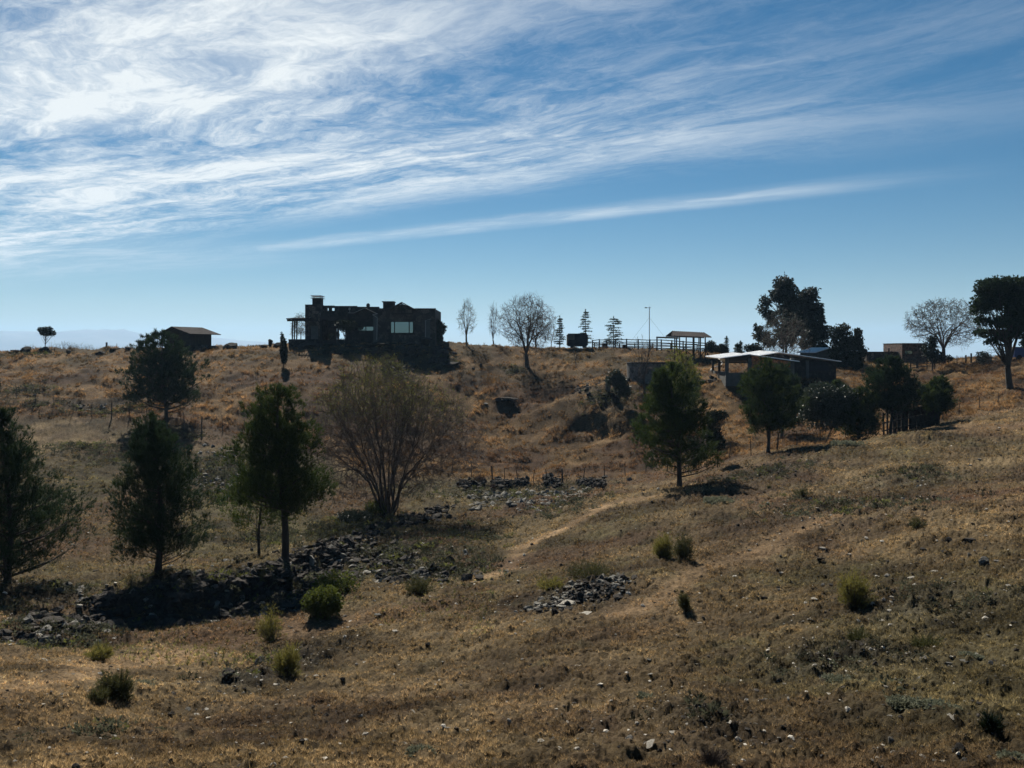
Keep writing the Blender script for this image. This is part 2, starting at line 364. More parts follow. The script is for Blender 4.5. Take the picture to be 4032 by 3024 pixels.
rocky_px = [(u, v, ru, rv) for u, v, ru, rv in [
    (900, 2420, 330, 60), (1150, 2330, 260, 80), (600, 2420, 300, 60), (1600, 2170, 260, 55), (1760, 2250, 260, 40), (2250, 2350, 210, 55), (2000, 1935, 420, 22), (2100, 1990, 250, 30),
    (1500, 1395, 220, 30), (1740, 1420, 90, 35), (2020, 1465, 60, 18), (3330, 2010, 300, 60), (3600, 1880, 200, 40), (3000, 1870, 200, 30), (200, 2500, 260, 90), (150, 1540, 120, 30), (400, 1600, 300, 22),
    (1200, 2600, 200, 60), (1000, 2680, 180, 60), (3700, 2380, 300, 90), (3300, 2600, 320, 80), (2700, 2820, 260, 90), (2380, 1560, 180, 55), (860, 1850, 220, 60), (250, 2330, 180, 30), (2600, 1500, 170, 22)]]
def blobs(lst):
    out = []
    for u, v, ru, rv in lst:
        c = hit(u, v); a = hit(u, v-rv); b = hit(u, v+rv)
        out.append((c.x, c.y, ru/F*c.y, max(.6, min(6, abs(a.y-b.y)/2))))
    return out
RB = blobs(rocky_px)
def rocky_mask(x, y):
    m_ = np.zeros(np.shape(x))
    for bx, by, rx, ry in RB: m_ = np.maximum(m_, np.exp(-(((x-bx)/rx)**2+((y-by)/ry)**2)*1.3))
    return np.clip(m_*(1+1.1*fbm(x*.7, y*.7, 3, 41)), 0, 1)
def farhill(x, y):        # the golden tussock slope beyond the stream and the fence
    s = x/np.maximum(y, 9)
    edge = np.interp(s, [-.6, -.43, -.29, -.147, 0, .138, .2, .28, .424, .6], [78, 75.5, 73, 69, 67.5, 66, 63, 61, 63.5, 68])
    return sstep(-1.2, 1.2, y-edge+1.6*fbm(x*.25, y*.25, 3, 51))
def ground_cols(x, y):
    def c(*t): return np.array(t)
    n1 = fbm(x*.23, y*.23, 4, 61)[..., None]; n2 = fbm(x*1.7, y*1.7, 4, 71)[..., None]; n3 = fbm(x*.08, y*.08, 3, 81)[..., None]
    straw = c(.235, .170, .092); brown = c(.122, .083, .050); olive = c(.118, .096, .050); grey = c(.080, .074, .058)
    k = np.clip(.5+n1*2.0+n2*.9, 0, 1); near = straw*(1-k)+brown*k
    k2 = np.clip(.25+n3*2.0+n1*.8+n2*.8, 0, 1); near = near*(1-k2)+olive*k2
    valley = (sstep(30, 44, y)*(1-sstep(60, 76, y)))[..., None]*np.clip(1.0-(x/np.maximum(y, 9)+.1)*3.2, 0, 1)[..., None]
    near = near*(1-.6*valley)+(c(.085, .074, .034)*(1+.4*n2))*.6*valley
    gold = c(.215, .137, .066); rust = c(.10, .060, .034); kf = np.clip(.45+n1*1.6+n2*.7, 0, 1)
    far = gold*(1-kf)+rust*kf
    topgreen = (sstep(88, 96, y)*sstep(-.05, .12, n1[..., 0]))[..., None]; far = far*(1-.45*topgreen)+c(.10, .085, .04)*.45*topgreen
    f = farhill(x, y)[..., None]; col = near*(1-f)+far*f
    rk = rocky_mask(x, y)[..., None]; col = col*(1-.72*rk)+(grey*(.8+.7*n2))*.72*rk
    p = path_mask(x, y)[..., None]; col = col*(1-.75*p)+c(.40, .265, .145)*.75*p
    n5 = fbm(x*.6+9, y*.6, 3, 77)[..., None]; col = col*(1+.9*np.clip(n5, -.5, .4)); red = np.clip(fbm(x*.15, y*.15, 3, 79)*2.2-.2, 0, .6)[..., None]*(1-f); col = col*(1-red)+c(.125, .072, .045)*red
    return np.clip(.70*col*(1+.45*n2), .008, 1)
def micro(x, y):
    f = farhill(x, y); fade = 1-sstep(112, 150, y)
    a = .05*fbm(x*4.2, y*4.2, 4, 91, .7)+.035*fbm(x*1.1, y*1.1, 3, 95)+.05*np.maximum(0, vnoise(x*6.3, y*6.3, 93))
    tus = .42*np.maximum(0, fbm(x*.75, y*1.25, 3, 98)+.05)+.16*fbm(x*1.9, y*2.4, 3, 97)
    rk = rocky_mask(x, y)
    rough = np.where(y < 70, 1., .8)*rk*(.17*np.abs(fbm(x*1.7, y*1.7, 4, 99, .62)))*2
    return ((a*2.0)*(1-f)*(1+.04*np.minimum(y, 40)/4)+tus*f+rough)*(1-.75*path_mask(x, y))*fade*sstep(2, 6, np.abs(y)+2)

# ------------------------------------------------------------------ ground
def build_ground():
    rows = np.concatenate([-np.geomspace(5000, 16, 24), np.linspace(-14, 7, 40), np.geomspace(7.2, 118, 560), np.geomspace(119, 9500, 60)])
    cols = np.concatenate([np.linspace(-2.6, -1.65, 20), np.linspace(-1.6, -.66, 30)[:-1], np.linspace(-.66, .66, 1120), np.linspace(.66, 1.6, 30)[1:], np.linspace(1.65, 2.6, 20)])
    T, YY = np.meshgrid(cols, rows); XX = np.clip(T, -1.6, 1.6)*np.maximum(YY, 9)+np.sign(T)*np.maximum(0, np.abs(T)-1.6)**3*6000
    x, y = XX.ravel(), YY.ravel(); z = H(x, y)+micro(x, y)
    V = np.stack([x, y, z], 1); nr, nc = XX.shape
    i = np.arange(nr-1)[:, None]*nc+np.arange(nc-1)[None, :]
    Fq = np.stack([i, i+1, i+1+nc, i+nc], -1).reshape(-1, 4)
    col = ground_cols(x, y); pm = path_mask(x, y)
    fm = pm[Fq].mean(1) > .5
    cx = x[Fq[:, 0]]; cy = y[Fq[:, 0]]
    is_p = fm & (cy > 8) & (cy < 100)
    for nm, sel in (('ground', ~is_p), ('path', is_p)):
        fq = Fq[sel]; used = np.zeros(len(V), bool); used[fq.ravel()] = True
        mp = np.cumsum(used)-1
        me = npmesh(nm, V[used], [mp[fq]], True)
        ca = me.color_attributes.new('col', 'FLOAT_COLOR', 'POINT')
        ca.data.foreach_set('color', np.concatenate([col[used], np.ones((used.sum(), 1))], 1).astype(np.float32).ravel())
        o = obj(nm, me, M['ground']); o['kind'] = 'structure'
def ground_material():
    m_ = bpy.data.materials.new('ground'); m_.use_nodes = True; nt = m_.node_tree; N = nt.nodes; L = nt.links; b = N['Principled BSDF']
    b.inputs['Roughness'].default_value = .95; b.inputs['Specular IOR Level'].default_value = .05
    at = N.new('ShaderNodeAttribute'); at.attribute_name = 'col'; tc = N.new('ShaderNodeTexCoord')
    n1 = N.new('ShaderNodeTexNoise'); n1.inputs['Scale'].default_value = 9; n1.inputs['Detail'].default_value = 8; n1.inputs['Roughness'].default_value = .72; L.new(tc.outputs['Object'], n1.inputs['Vector'])
    r = N.new('ShaderNodeMapRange'); r.inputs[1].default_value = .3; r.inputs[2].default_value = .7; r.inputs[3].default_value = .12; r.inputs[4].default_value = 1.25; L.new(n1.outputs[0], r.inputs[0])
    mu = N.new('ShaderNodeMixRGB'); mu.blend_type = 'MULTIPLY'; mu.inputs[0].default_value = 1; L.new(at.outputs['Color'], mu.inputs[1]); L.new(r.outputs[0], mu.inputs[2]); L.new(mu.outputs[0], b.inputs['Base Color'])
    n2 = N.new('ShaderNodeTexNoise'); n2.inputs['Scale'].default_value = 5; n2.inputs['Detail'].default_value = 10; n2.inputs['Roughness'].default_value = .75; L.new(tc.outputs['Object'], n2.inputs['Vector'])
    bu = N.new('ShaderNodeBump'); bu.inputs['Strength'].default_value = 1; bu.inputs['Distance'].default_value = .12; L.new(n2.outputs[0], bu.inputs['Height']); L.new(bu.outputs[0], b.inputs['Normal'])
    return m_
M['ground'] = ground_material()
build_ground()

# ------------------------------------------------------------------ far mountains and the air
def build_mountains():
    nx, ny = 420, 26; V = []
    us = np.linspace(-2600, 6800, nx)
    prof = np.interp(us, [-2600, -1200, -300, 0, 150, 240, 300, 330, 370, 400, 440, 470, 510, 540, 600, 700, 800, 900, 1000, 1100, 1300, 2000, 3200, 6800],
                     [1320, 1300, 1299, 1300, 1302, 1292, 1296, 1290, 1296, 1289, 1300, 1306, 1316, 1320, 1322, 1322, 1328, 1337, 1344, 1352, 1372, 1400, 1402, 1402])
    Vv = []
    for k in range(ny):
        t = k/(ny-1); y = 5600+2600*t
        ridge = math.sin(math.pi*min(1, t*1.15)/2) if t < .8 else 1-(t-.8)*2
        x = (us-UC)/F*7300+0*us
        top = (VH-prof)/F*7300
        rough = fbm(x*.004+3, np.full(nx, y*.004), 5, 11)*60*(1-.75*(abs(t-.72) < .1))+fbm(x*.011, np.full(nx, y*.011), 4, 13, .6)*14
        z = -240+(top+240)*ridge+rough*(.25+.75*t*(1-t)*3)*.55
        Vv.append(np.stack([x, np.full(nx, y), z], 1))
    V = np.concatenate(Vv); i = np.arange(ny-1)[:, None]*nx+np.arange(nx-1)[None, :]
    o = obj('mountains', npmesh('mountains', V, [np.stack([i, i+1, i+1+nx, i+nx], -1).reshape(-1, 4)], True), M['mountain']); o['kind'] = 'structure'
build_mountains()
def build_haze():
    b = MB().box(-19500, 19500, -5200, 9900, -300, 260)
    m_ = bpy.data.materials.new('haze'); m_.use_nodes = True; nt = m_.node_tree; nt.nodes.clear()
    v = nt.nodes.new('ShaderNodeVolumePrincipled'); v.inputs['Color'].default_value = (.44, .7, 1, 1); v.inputs['Density'].default_value = HAZE; v.inputs['Anisotropy'].default_value = .2
    o = nt.nodes.new('ShaderNodeOutputMaterial'); nt.links.new(v.outputs[0], o.inputs['Volume'])
    h = b.build('haze', m_); h['kind'] = 'stuff'; h['label'] = 'thin blue haze in the air before the far mountains'; h['category'] = 'haze'
HAZE = 1.2e-4
build_haze()
#@@REST
# ------------------------------------------------------------------ blades, leaves, branches
def unit(a): return a/np.maximum(np.linalg.norm(a, axis=-1, keepdims=True), 1e-9)
def blades(pos, dirs, L, W, spread, n, curve=0., quad=False):
    """n thin leaves from each position around its direction; returns verts, tris"""
    N = len(pos); p = np.repeat(pos, n, 0); d = np.repeat(dirs, n, 0)+rng.normal(0, spread, (N*n, 3)); d = unit(d)
    l = np.repeat(np.broadcast_to(L, (N,)), n)*rng.uniform(.6, 1.25, N*n); w = np.broadcast_to(np.repeat(np.broadcast_to(W, (N,)), n), (N*n,))
    s = unit(np.cross(d, rng.normal(0, 1, (N*n, 3))))*w[:, None]/2
    tip = p+d*l[:, None]; 
    if curve: tip[:, 2] -= curve*l
    if quad:
        m_ = p+d*l[:, None]*.45
        V = np.stack([p, m_-s, tip, m_+s], 1).reshape(-1, 3); k = np.arange(N*n)*4
        return V, np.stack([k, k+1, k+2, k+3], 1)
    V = np.stack([p-s, p+s, tip], 1).reshape(-1, 3); k = np.arange(N*n)*3
    return V, np.stack([k, k+1, k+2], 1)
def merge(parts):
    V = []; F_ = []; b = 0
    for v, f in parts: V.append(v); F_.append(f+b); b += len(v)
    return np.concatenate(V), F_
class Segs:
    def __init__(s): s.a = []; s.b = []; s.ra = []; s.rb = []
    def add(s, a, b, ra, rb): s.a.append(a); s.b.append(b); s.ra.append(ra); s.rb.append(rb)
    def mesh(s, name, kbig=7, ksmall=3):
        a = np.array(s.a, float); b = np.array(s.b, float); ra = np.array(s.ra, float); rb = np.array(s.rb, float); parts = []
        for sel, k in ((ra > .035, kbig), (ra <= .035, ksmall)):
            if not sel.any(): continue
            A, B_, r0, r1 = a[sel], b[sel], ra[sel], rb[sel]; d = unit(B_-A)
            up = np.where(np.abs(d[:, 2:3]) > .9, np.array([[1., 0, 0]]), np.array([[0, 0, 1.]])); u = unit(np.cross(d, up)); w = np.cross(d, u)
            t = np.arange(k)*2*np.pi/k; ring = np.cos(t)[None, :, None]*u[:, None, :]+np.sin(t)[None, :, None]*w[:, None, :]
            V = np.concatenate([A[:, None]+ring*r0[:, None, None], B_[:, None]+ring*r1[:, None, None]], 1).reshape(-1, 3)
            base = np.arange(len(A))[:, None]*2*k; j = np.arange(k)[None, :]; j2 = (np.arange(k)[None, :]+1) % k
            parts.append((V, np.stack([base+j, base+j2, base+k+j2, base+k+j], -1).reshape(-1, 4)))
        V, F_ = merge(parts); return npmesh(name, V, F_, True)
def rv(s=1.): return Vector(rng.normal(0, s, 3))
def perp_dir(d, ang):
    a = d.cross(Vector((0, 0, 1))) if abs(d.z) < .9 else d.cross(Vector((1, 0, 0))); a.normalize()
    q = Matrix.Rotation(rng.uniform(0, 2*math.pi), 3, d) @ a
    return (d*math.cos(ang)+q*math.sin(ang)).normalized()
def finish_tree(root, segs, leaf, barkm, leafm, loc, trunkname='trunk', crown='crown'):
    t = obj(trunkname, segs.mesh(trunkname), barkm, root)
    if leaf is not None:
        V, F_ = leaf; obj(crown, npmesh(crown, V, F_ if isinstance(F_, list) else [F_]), leafm, root)
    return root

def pine(name, label, loc, h, prof, width, c0=.12, m='needle', cat='pine tree', group=None, n=2600, per=13, L=.2, W=.022, lean=0., tr=.11, sink=.15, up=.55, fork=False, gaps=.25, open_=.0, shift=0., plume=.42, low=.0):
    """prof(t) gives crown radius share at crown height share t; foliage hangs in plumes round branch tips"""
    root = empty(name, loc, label, cat, group); S = Segs(); P_ = []; D = []
    def tp(t): return Vector((lean*h*(t-.3*t*t)+.02*h*math.sin(t*5+h), .015*h*math.sin(t*4+1), h*t))
    K = 14; pts = [tp(k/K) for k in range(K+1)]; pts[0] = pts[0]+Vector((0, 0, -sink))
    for k in range(K):
        r0 = tr*(1-k/K)**.8+.012; r1 = tr*(1-(k+1)/K)**.8+.01
        S.add(pts[k], pts[k+1], r0*(1.35 if k == 0 else 1), r1)
    if fork:
        q = [tp(.1)]
        for k in range(1, 9): q.append(tp(.1+.07*k)+Vector((-.05*h*(k/8)**.6, 0, 0)))
        for k in range(8): S.add(q[k], q[k+1], tr*.55*(1-k/10), tr*.55*(1-(k+1)/10))
    np_ = int(n/7.4); sd = rng.integers(0, 90); cnt = 0
    while cnt < np_:
        t = rng.random(); az = rng.uniform(0, 6.2832); R_ = prof(t)*width/2
        edge = .97+.85*float(vnoise(az*1.3, t*4.6, sd))+.55*float(vnoise(az*3, t*11, sd+5))
        f = rng.random()**.55; rad = R_*f*edge
        if math.cos(az)*shift < 0: rad *= 1-abs(shift)
        z = c0+(1-c0)*t*.97
        if rng.random() > prof(t)**1.2+.12: continue
        if float(vnoise(az*1.4+7, z*h*1.1, sd+9))+.5 < gaps*(1.45 if t < .35 else 1.15)*(.5+.6*f) and rng.random() < .85: continue
        cnt += 1
        c = tp(z)+Vector((math.cos(az)*rad, math.sin(az)*rad, rng.normal(0, .05)))
        d_ = Vector((math.cos(az)*.6, math.sin(az)*.6, .9))*plume*.7
        base = tp(max(.04, z-.25*rad/h*(1+up))); mid = base.lerp(c, .55)+Vector((0, 0, -.06*rad)); rb = .008+.013*rad*tr/.1
        if cnt % 6 == 0 and f > .35: S.add(base, mid, rb*1.1, rb*.7); S.add(mid, c, rb*.7, .005); S.add(c, c+d_, .006, .003)
        d = Vector((math.cos(az)*(.3+f*.7), math.sin(az)*(.3+f*.7), .35+up*(.5+t))).normalized(); pl = plume*rng.uniform(.6, 1.25)*(.55+.6*(1-t)+.1)
        for k in range(15):
            q = rng.random(); P_.append(c+d*pl*q+Vector(rng.normal(0, 1, 3))*(.12*(1.25-q)*pl/.3)); D.append(d+Vector((0, 0, .35)))
    if low:
        for k in range(int(low)):
            z = rng.uniform(.5, 1)*c0; az = rng.uniform(0, 6.28); a = tp(z); e = a+Vector((math.cos(az), math.sin(az), rng.uniform(-.1, .25)))*width*rng.uniform(.2, .42); S.add(a, e, .02, .006)
            for t in range(28): q = rng.uniform(.45, 1.05); P_.append(a.lerp(e, q)+rv(.11)); D.append((e-a).normalized()+Vector((0, 0, .5)))
    for k in range(int(24+n*.012)):
        t = 1-rng.random()**1.5*.1; P_.append(tp(t)+rv(.05)); D.append(Vector((rng.normal(0, .4), rng.normal(0, .4), 1)))
    pos = np.array([tuple(p) for p in P_]); dr = unit(np.array([tuple(p) for p in D]))
    return finish_tree(root, S, blades(pos, dr, L, W, .45, per), M['bark'], M[m], loc)
def p_cone(t): return min(1, (1-t)**.8*1.25+.05)*min(1, .72+t*1.6)
def p_oval(t): return max(.14, math.sin(math.pi*min(1, max(0, (t*.86+.14))))**.6)
def p_egg(t): return max(.12, (1-t)**.43*1.12)*min(1, .62+t*1.9)

def bare(name, label, loc, h, width, stems=1, trunk=.25, r=.09, tips=900, barkm='twig', cat='bare tree', group=None, leaves=0, leafm='leaf_lime', lsize=.08, twig=.008, leaft=(.3, 1), leafn=2, hole=.25, low=.0, extra=3, tl=.07, flat_top=0., pointy=0., droop=0., wig=.05, **_):
    root = empty(name, loc, label, cat, group); S = Segs(); z0 = h*(trunk if stems == 1 else low); cz = (h+z0)/2+(.04*h if stems > 1 else 0); rz = (h-z0)/2*.98
    d = unit(rng.normal(0, 1, (tips*2, 3))); rr = rng.random(tips*2)**.4; rr = hole+(1-hole)*rr
    rr *= 1+.28*fbm(d[:, 0]*1.8+h, d[:, 2]*1.8+d[:, 1]*1.5, 3, int(width*10) % 50)
    tt = (d[:, 2]*rr+1)/2; px_ = np.clip(1-pointy*tt, .08, 1)*(1 if stems == 1 else 1+.55*np.clip(.6-tt, 0, 1))
    p = np.stack([d[:, 0]*rr*width/2*px_, d[:, 1]*rr*width/2*px_, cz+d[:, 2]*rr*rz], 1)[:tips]
    p[:, 2] -= droop*np.hypot(p[:, 0], p[:, 1])
    ends = []; dirs = []
    def seg(a, b, r0, r1, n=3):
        q = a; L_ = np.linalg.norm(b-a)
        for k in range(1, n+1):
            e = a+(b-a)*k/n+(rng.normal(0, wig*L_/n, 3) if k < n else 0); S.add(q, e, r0+(r1-r0)*(k-1)/n, r0+(r1-r0)*k/n); q = e
    def grow(a, dd, P_, rad):
        n = len(P_)
        if n <= 2:
            for e in P_:
                m_ = a*.5+e*.5+dd*.12*np.linalg.norm(e-a); S.add(a, m_, max(rad, twig), twig); S.add(m_, e, twig, twig*.6); ends.append(e); dirs.append(unit(e-m_))
            return
        c = P_.mean(0); v = c-a; f = .42 if n > 60 else .5; L_ = np.linalg.norm(v)*f
        nd = unit(unit(v)+dd*.55); q = a+nd*L_; r1 = max(twig, rad*.93); seg(a, q, max(rad, twig), r1, 3 if n > 12 else 1)
        w = unit(P_-q); cov = np.cov((w-w.mean(0)).T)+np.eye(3)*1e-6; ev, evec = np.linalg.eigh(cov); ax = evec[:, 2]+rng.normal(0, .25, 3); pr = (w-w.mean(0))@ax; cut = np.quantile(pr, rng.uniform(.32, .68)); A, B_ = P_[pr <= cut], P_[pr > cut]
        if not len(A) or not len(B_): A, B_ = P_[:n//2], P_[n//2:]
        for Q in (A, B_):
            grow(q, nd, Q, max(twig, r1*(len(Q)/n)**.47))
    if stems == 1:
        a = np.array([0, 0, -.15]); top = np.array([rng.normal(0, .012)*h, 0, z0*1.02]); S.add(a, np.array([0, 0, .12]), r*1.5, r*1.1); seg(np.array([0, 0, .12]), top, r*1.1, r*.85, 4)
        az = np.arctan2(p[:, 1], p[:, 0]); o = np.argsort(az+rng.normal(0, .3, len(az))); k0 = 5
        for k, Q in enumerate(np.array_split(o, k0)): grow(top-np.array([0, 0, rng.uniform(0, .12)*z0]), np.array([0, 0, 1.]), p[Q], r*.85*k0**-.43)
    else:
        incl = np.arctan2(np.hypot(p[:, 0], p[:, 1]), np.maximum(.1, p[:, 2])); az = np.arctan2(p[:, 1], p[:, 0]); inner = incl < np.quantile(incl, .3); groups = []
        for sel, kk in ((inner, max(2, stems//3)), (~inner, stems-max(2, stems//3))):
            idx = np.where(sel)[0]; groups += np.array_split(idx[np.argsort(az[idx])], kk)
        for Q in groups:
            c = p[Q].mean(0); b = np.array([c[0], c[1], 0]); b = b/(np.linalg.norm(b)+1e-6)*r*1.8; b[2] = -.15; grow(b, np.array([0, 0, 1.]), p[Q], r*rng.uniform(.6, 1))
    E = np.array(ends); Dd = np.array(dirs)
    if extra:                        # finest twigs
        n = len(E)*extra; a = np.repeat(E, extra, 0)-np.repeat(Dd, extra, 0)*rng.uniform(0, .9, (n, 1))*tl*h*.8; dd = unit(np.repeat(Dd, extra, 0)+rng.normal(0, .38, (n, 3))+np.array([0, 0, .15-droop])); e = a+dd*(tl*h*rng.uniform(.4, 1.2, (n, 1)))
        for k in range(n): S.add(a[k], e[k], twig*.75, twig*.35)
        E = np.concatenate([E, e]); Dd = np.concatenate([Dd, dd])
    leaf = None
    if leaves:
        z = E[:, 2]/h; wgt = np.clip((z-leaft[0])/max(.05, (1-leaft[0])*.6), 0, 1)+1e-9; pick = rng.choice(len(E), leaves, p=wgt/wgt.sum()); pp = E[pick]-Dd[pick]*rng.uniform(0, 1, (leaves, 1))*tl*h*.7+rng.normal(0, .03, (leaves, 3)); leaf = blades(pp, Dd[pick], lsize, lsize*.5, .5, leafn, quad=True)
    return finish_tree(root, S, leaf, M[barkm], M[leafm], loc, 'branches' if stems > 1 else 'trunk')

def leafy(name, label, loc, h, lobes, n=2200, per=5, lsize=.12, m='leaf_dark', trunk=True, tr=.09, barkm='bark', cat='tree', group=None, fill=.9, hang=0., lean=0., rough=.35, crown='crown', trunks=1):
    """lobes: (x, y, z, rx, ry, rz) ellipsoids round which leaf clumps are hung, in metres from the base"""
    root = empty(name, loc, label, cat, group); S = Segs(); parts = []; vol = sum(a[3]*a[4]*a[5] for a in lobes)**1
    for (x, y, z, rx, ry, rz) in lobes:
        k = max(20, int(n*(rx*ry*rz/vol)**.8)); d = unit(rng.normal(0, 1, (k, 3))); rr = rng.random(k)**(.45*fill)
        wob = 1+rough*fbm(d[:, 0]*2.2+x*3+d[:, 2], d[:, 1]*2.2+z*2-d[:, 2]*1.3, 3, 7)
        c = np.array([x, y, z])+d*rr[:, None]*np.array([rx, ry, rz])*wob[:, None]
        # small clumps of leaves round each clump centre
        dirs = unit(d+np.array([0, 0, .3-hang*1.6])); parts.append(blades(c+rng.normal(0, lsize*.3, c.shape), dirs, lsize, lsize*(.45 if not hang else .28), .75 if not hang else .35, per, quad=True))
    if trunk:
        for tk in range(trunks):
            o_ = Vector(((tk-(trunks-1)/2)*.25, 0, 0)); top = max(l[2] for l in lobes); q = [o_+Vector((lean*h*(k/6)**1.3, 0, top*k/6*.9-.12)) for k in range(7)]
            for k in range(6): S.add(q[k], q[k+1], tr*(1-k/8), tr*(1-(k+1)/8))
        for (x, y, z, rx, ry, rz) in lobes:
            c = Vector((x, y, z))
            for k in range(7):
                j = rng.integers(2, 5); a = q[j]; e = c+Vector((rng.normal(0, .45)*rx, rng.normal(0, .45)*ry, rng.normal(0, .45)*rz)); mid = a.lerp(e, .5)+rv(.06*h*.3)
                S.add(a, mid, tr*.35, tr*.2); S.add(mid, e, tr*.2, .008)
    else:
        for k in range(10):
            l = lobes[k % len(lobes)]; S.add(Vector((0, 0, -.1)), Vector((l[0]+rng.normal(0, .4)*l[3], l[1]+rng.normal(0, .4)*l[4], l[2])), .02, .008)
    V, F_ = merge(parts)
    return finish_tree(root, S, (V, F_), M[barkm], M[m], loc, 'trunk' if trunk else 'stems', crown)

def cedar(name, label, loc, h, w, cat='cedar tree', group=None, flat=.0, n=1500, m='needle_blue'):
    root = empty(name, loc, label, cat, group); S = Segs(); P_ = []; D = []
    for k in range(8): S.add(Vector((0, 0, h*k/8-(.15 if k == 0 else 0))), Vector((0, 0, h*(k+1)/8)), .07*(1-k/8)+.012, .07*(1-(k+1)/8)+.01)
    tiers = int(7+h*1.5)
    for i in range(tiers):
        t = .16+.82*i/tiers
        for b in range(5):
            az = rng.uniform(0, 6.283); R_ = w/2*((1-t)**(.75-.5*flat)*1.05+.06+flat*.3)*rng.uniform(.45, 1.15); p = Vector((0, 0, h*t)); d = Vector((math.cos(az), math.sin(az), .35)); q = [p]
            for s in range(5): d = (d.normalized()+Vector((0, 0, -.12))+rv(.04)).normalized(); q.append(q[-1]+d*R_/5)
            for s in range(5): S.add(q[s], q[s+1], .02*(1-s/5)+.006, .02*(1-(s+1)/5)+.005)
            for s in range(int(n/tiers/5)):
                f = rng.uniform(.15, 1)*4.99; c = q[int(f)].lerp(q[int(f)+1], f % 1); P_.append(c+Vector((rng.normal(0, .09), rng.normal(0, .09), rng.normal(-.03, .04)))); D.append(Vector((math.cos(az), math.sin(az), .1)))
    for k in range(30): P_.append(Vector((rng.normal(0, .02), 0, h*(1-.12*rng.random())))); D.append(Vector((rng.normal(0, .5), rng.normal(0, .5), 1)))
    leaf = blades(np.array([tuple(p) for p in P_]), unit(np.array([tuple(p) for p in D])), .13, .03, .6, 7)
    return finish_tree(root, S, leaf, M['bark'], M[m], loc)

def broom(name, label, loc, h, w, n=420, m='broom', cat='shrub', group=None, lean=(0, 0), W=.016, fuzz=5, dense=1., L=.12, barkm='twig'):
    root = empty(name, loc, label, cat, group); S = Segs(); P_ = []; D = []
    for i in range(n):
        az = rng.uniform(0, 6.283); e_ = unit(rng.normal(0, 1, 3)); e_ *= rng.random()**.4*(1+1.1*float(vnoise(e_[0]*1.7+h*9, e_[2]*1.7+e_[1], 3))); e_ = np.array([e_[0]*w/2, e_[1]*w/2, h*.56+e_[2]*h*.46]); hh = float(np.linalg.norm(e_))
        d = (Vector(e_)/hh+Vector((lean[0], lean[1], 0))).normalized(); p = Vector((rng.normal(0, .05)*w, rng.normal(0, .05)*w, -.05)); mid = p+d*hh*.5+rv(.02*h); e = mid+(d+Vector((0, 0, .25))).normalized()*hh*.5+rv(.03*h)
        if i % 3 == 0: S.add(p, mid, .009, .006); S.add(mid, e, .006, .003)
        for k in range(fuzz):
            f = rng.uniform(.5, 1.05); P_.append((mid.lerp(e, (f-.4)/.6) if f > .5 else p.lerp(mid, f*2))+rv(.04*h)); D.append((e-p)/max(hh, .01)+rv(.25))
    leaf = blades(np.array([tuple(p) for p in P_]), unit(np.array([tuple(p) for p in D])), L, W*.8, .45, 3)
    return finish_tree(root, S, leaf, M[barkm], M[m], loc, 'stems', 'foliage')

# ------------------------------------------------------------------ rocks
def rock_mesh(seed, flat=.6, sub=3, cuts=12):
    import bmesh
    bm = bmesh.new(); bmesh.ops.create_icosphere(bm, subdivisions=sub, radius=1.0); r = np.random.default_rng(seed)
    V = np.array([v.co[:] for v in bm.verts])
    for k in range(cuts):
        nrm = r.normal(0, 1, 3); nrm /= np.linalg.norm(nrm); dcut = r.uniform(.25, .75); over = V@nrm-dcut; V = V-np.outer(np.maximum(over, 0), nrm)*.98
    V += .16*fbm(V[:, 0]*2.2+seed, V[:, 1]*2.2+V[:, 2]*2, 4, seed, .6)[:, None]*unit(V)
    V[:, 2] *= flat; V /= np.abs(V).max()
    for v, c in zip(bm.verts, V): v.co = c
    me = bpy.data.meshes.new('rock'); bm.to_mesh(me); bm.free()
    F_ = np.array([p.vertices[:] for p in me.polygons]); return me, V, F_
ROCKS = [rock_mesh(s, f) for s, f in ((1, .55), (2, .8), (3, .35), (4, .65), (5, .95), (6, .3), (7, .5), (8, .7))]
LOW = [rock_mesh(s+20, f, 1, 8) for s, f in ((1, .55), (2, .75), (3, .35), (4, .6), (5, .9), (6, .3), (7, .45))]
MID = [rock_mesh(s+40, f, 2, 14) for s, f in ((1, .5), (2, .75), (3, .3), (4, .6), (5, .9), (6, .28), (7, .45), (8, .65))]
def rock(label, loc, sx, sy, sz, m='rock', seed=None, cat='rock', group=None, name='rock', rz=None, tilt=(0, 0), lift=.12):
    me = ROCKS[(seed if seed is not None else rng.integers(0, 8)) % 8][0]; me2 = me
    key = (me.name, m)
    if key not in _rk: _rk[key] = me.copy(); _rk[key].materials.append(M[m])
    o = bpy.data.objects.new(name, _rk[key]); C.objects.link(o); o.location = loc+Vector((0, 0, sz*lift+float(micro(np.array([loc.x]), np.array([loc.y]))[0]))); o.scale = (sx/2, sy/2, sz/2*(1.1 if name == 'stone' else 1.4))
    o.rotation_euler = (tilt[0], tilt[1], rng.uniform(0, 6.28) if rz is None else rz); return tag(o, label, cat, group)
_rk = {}
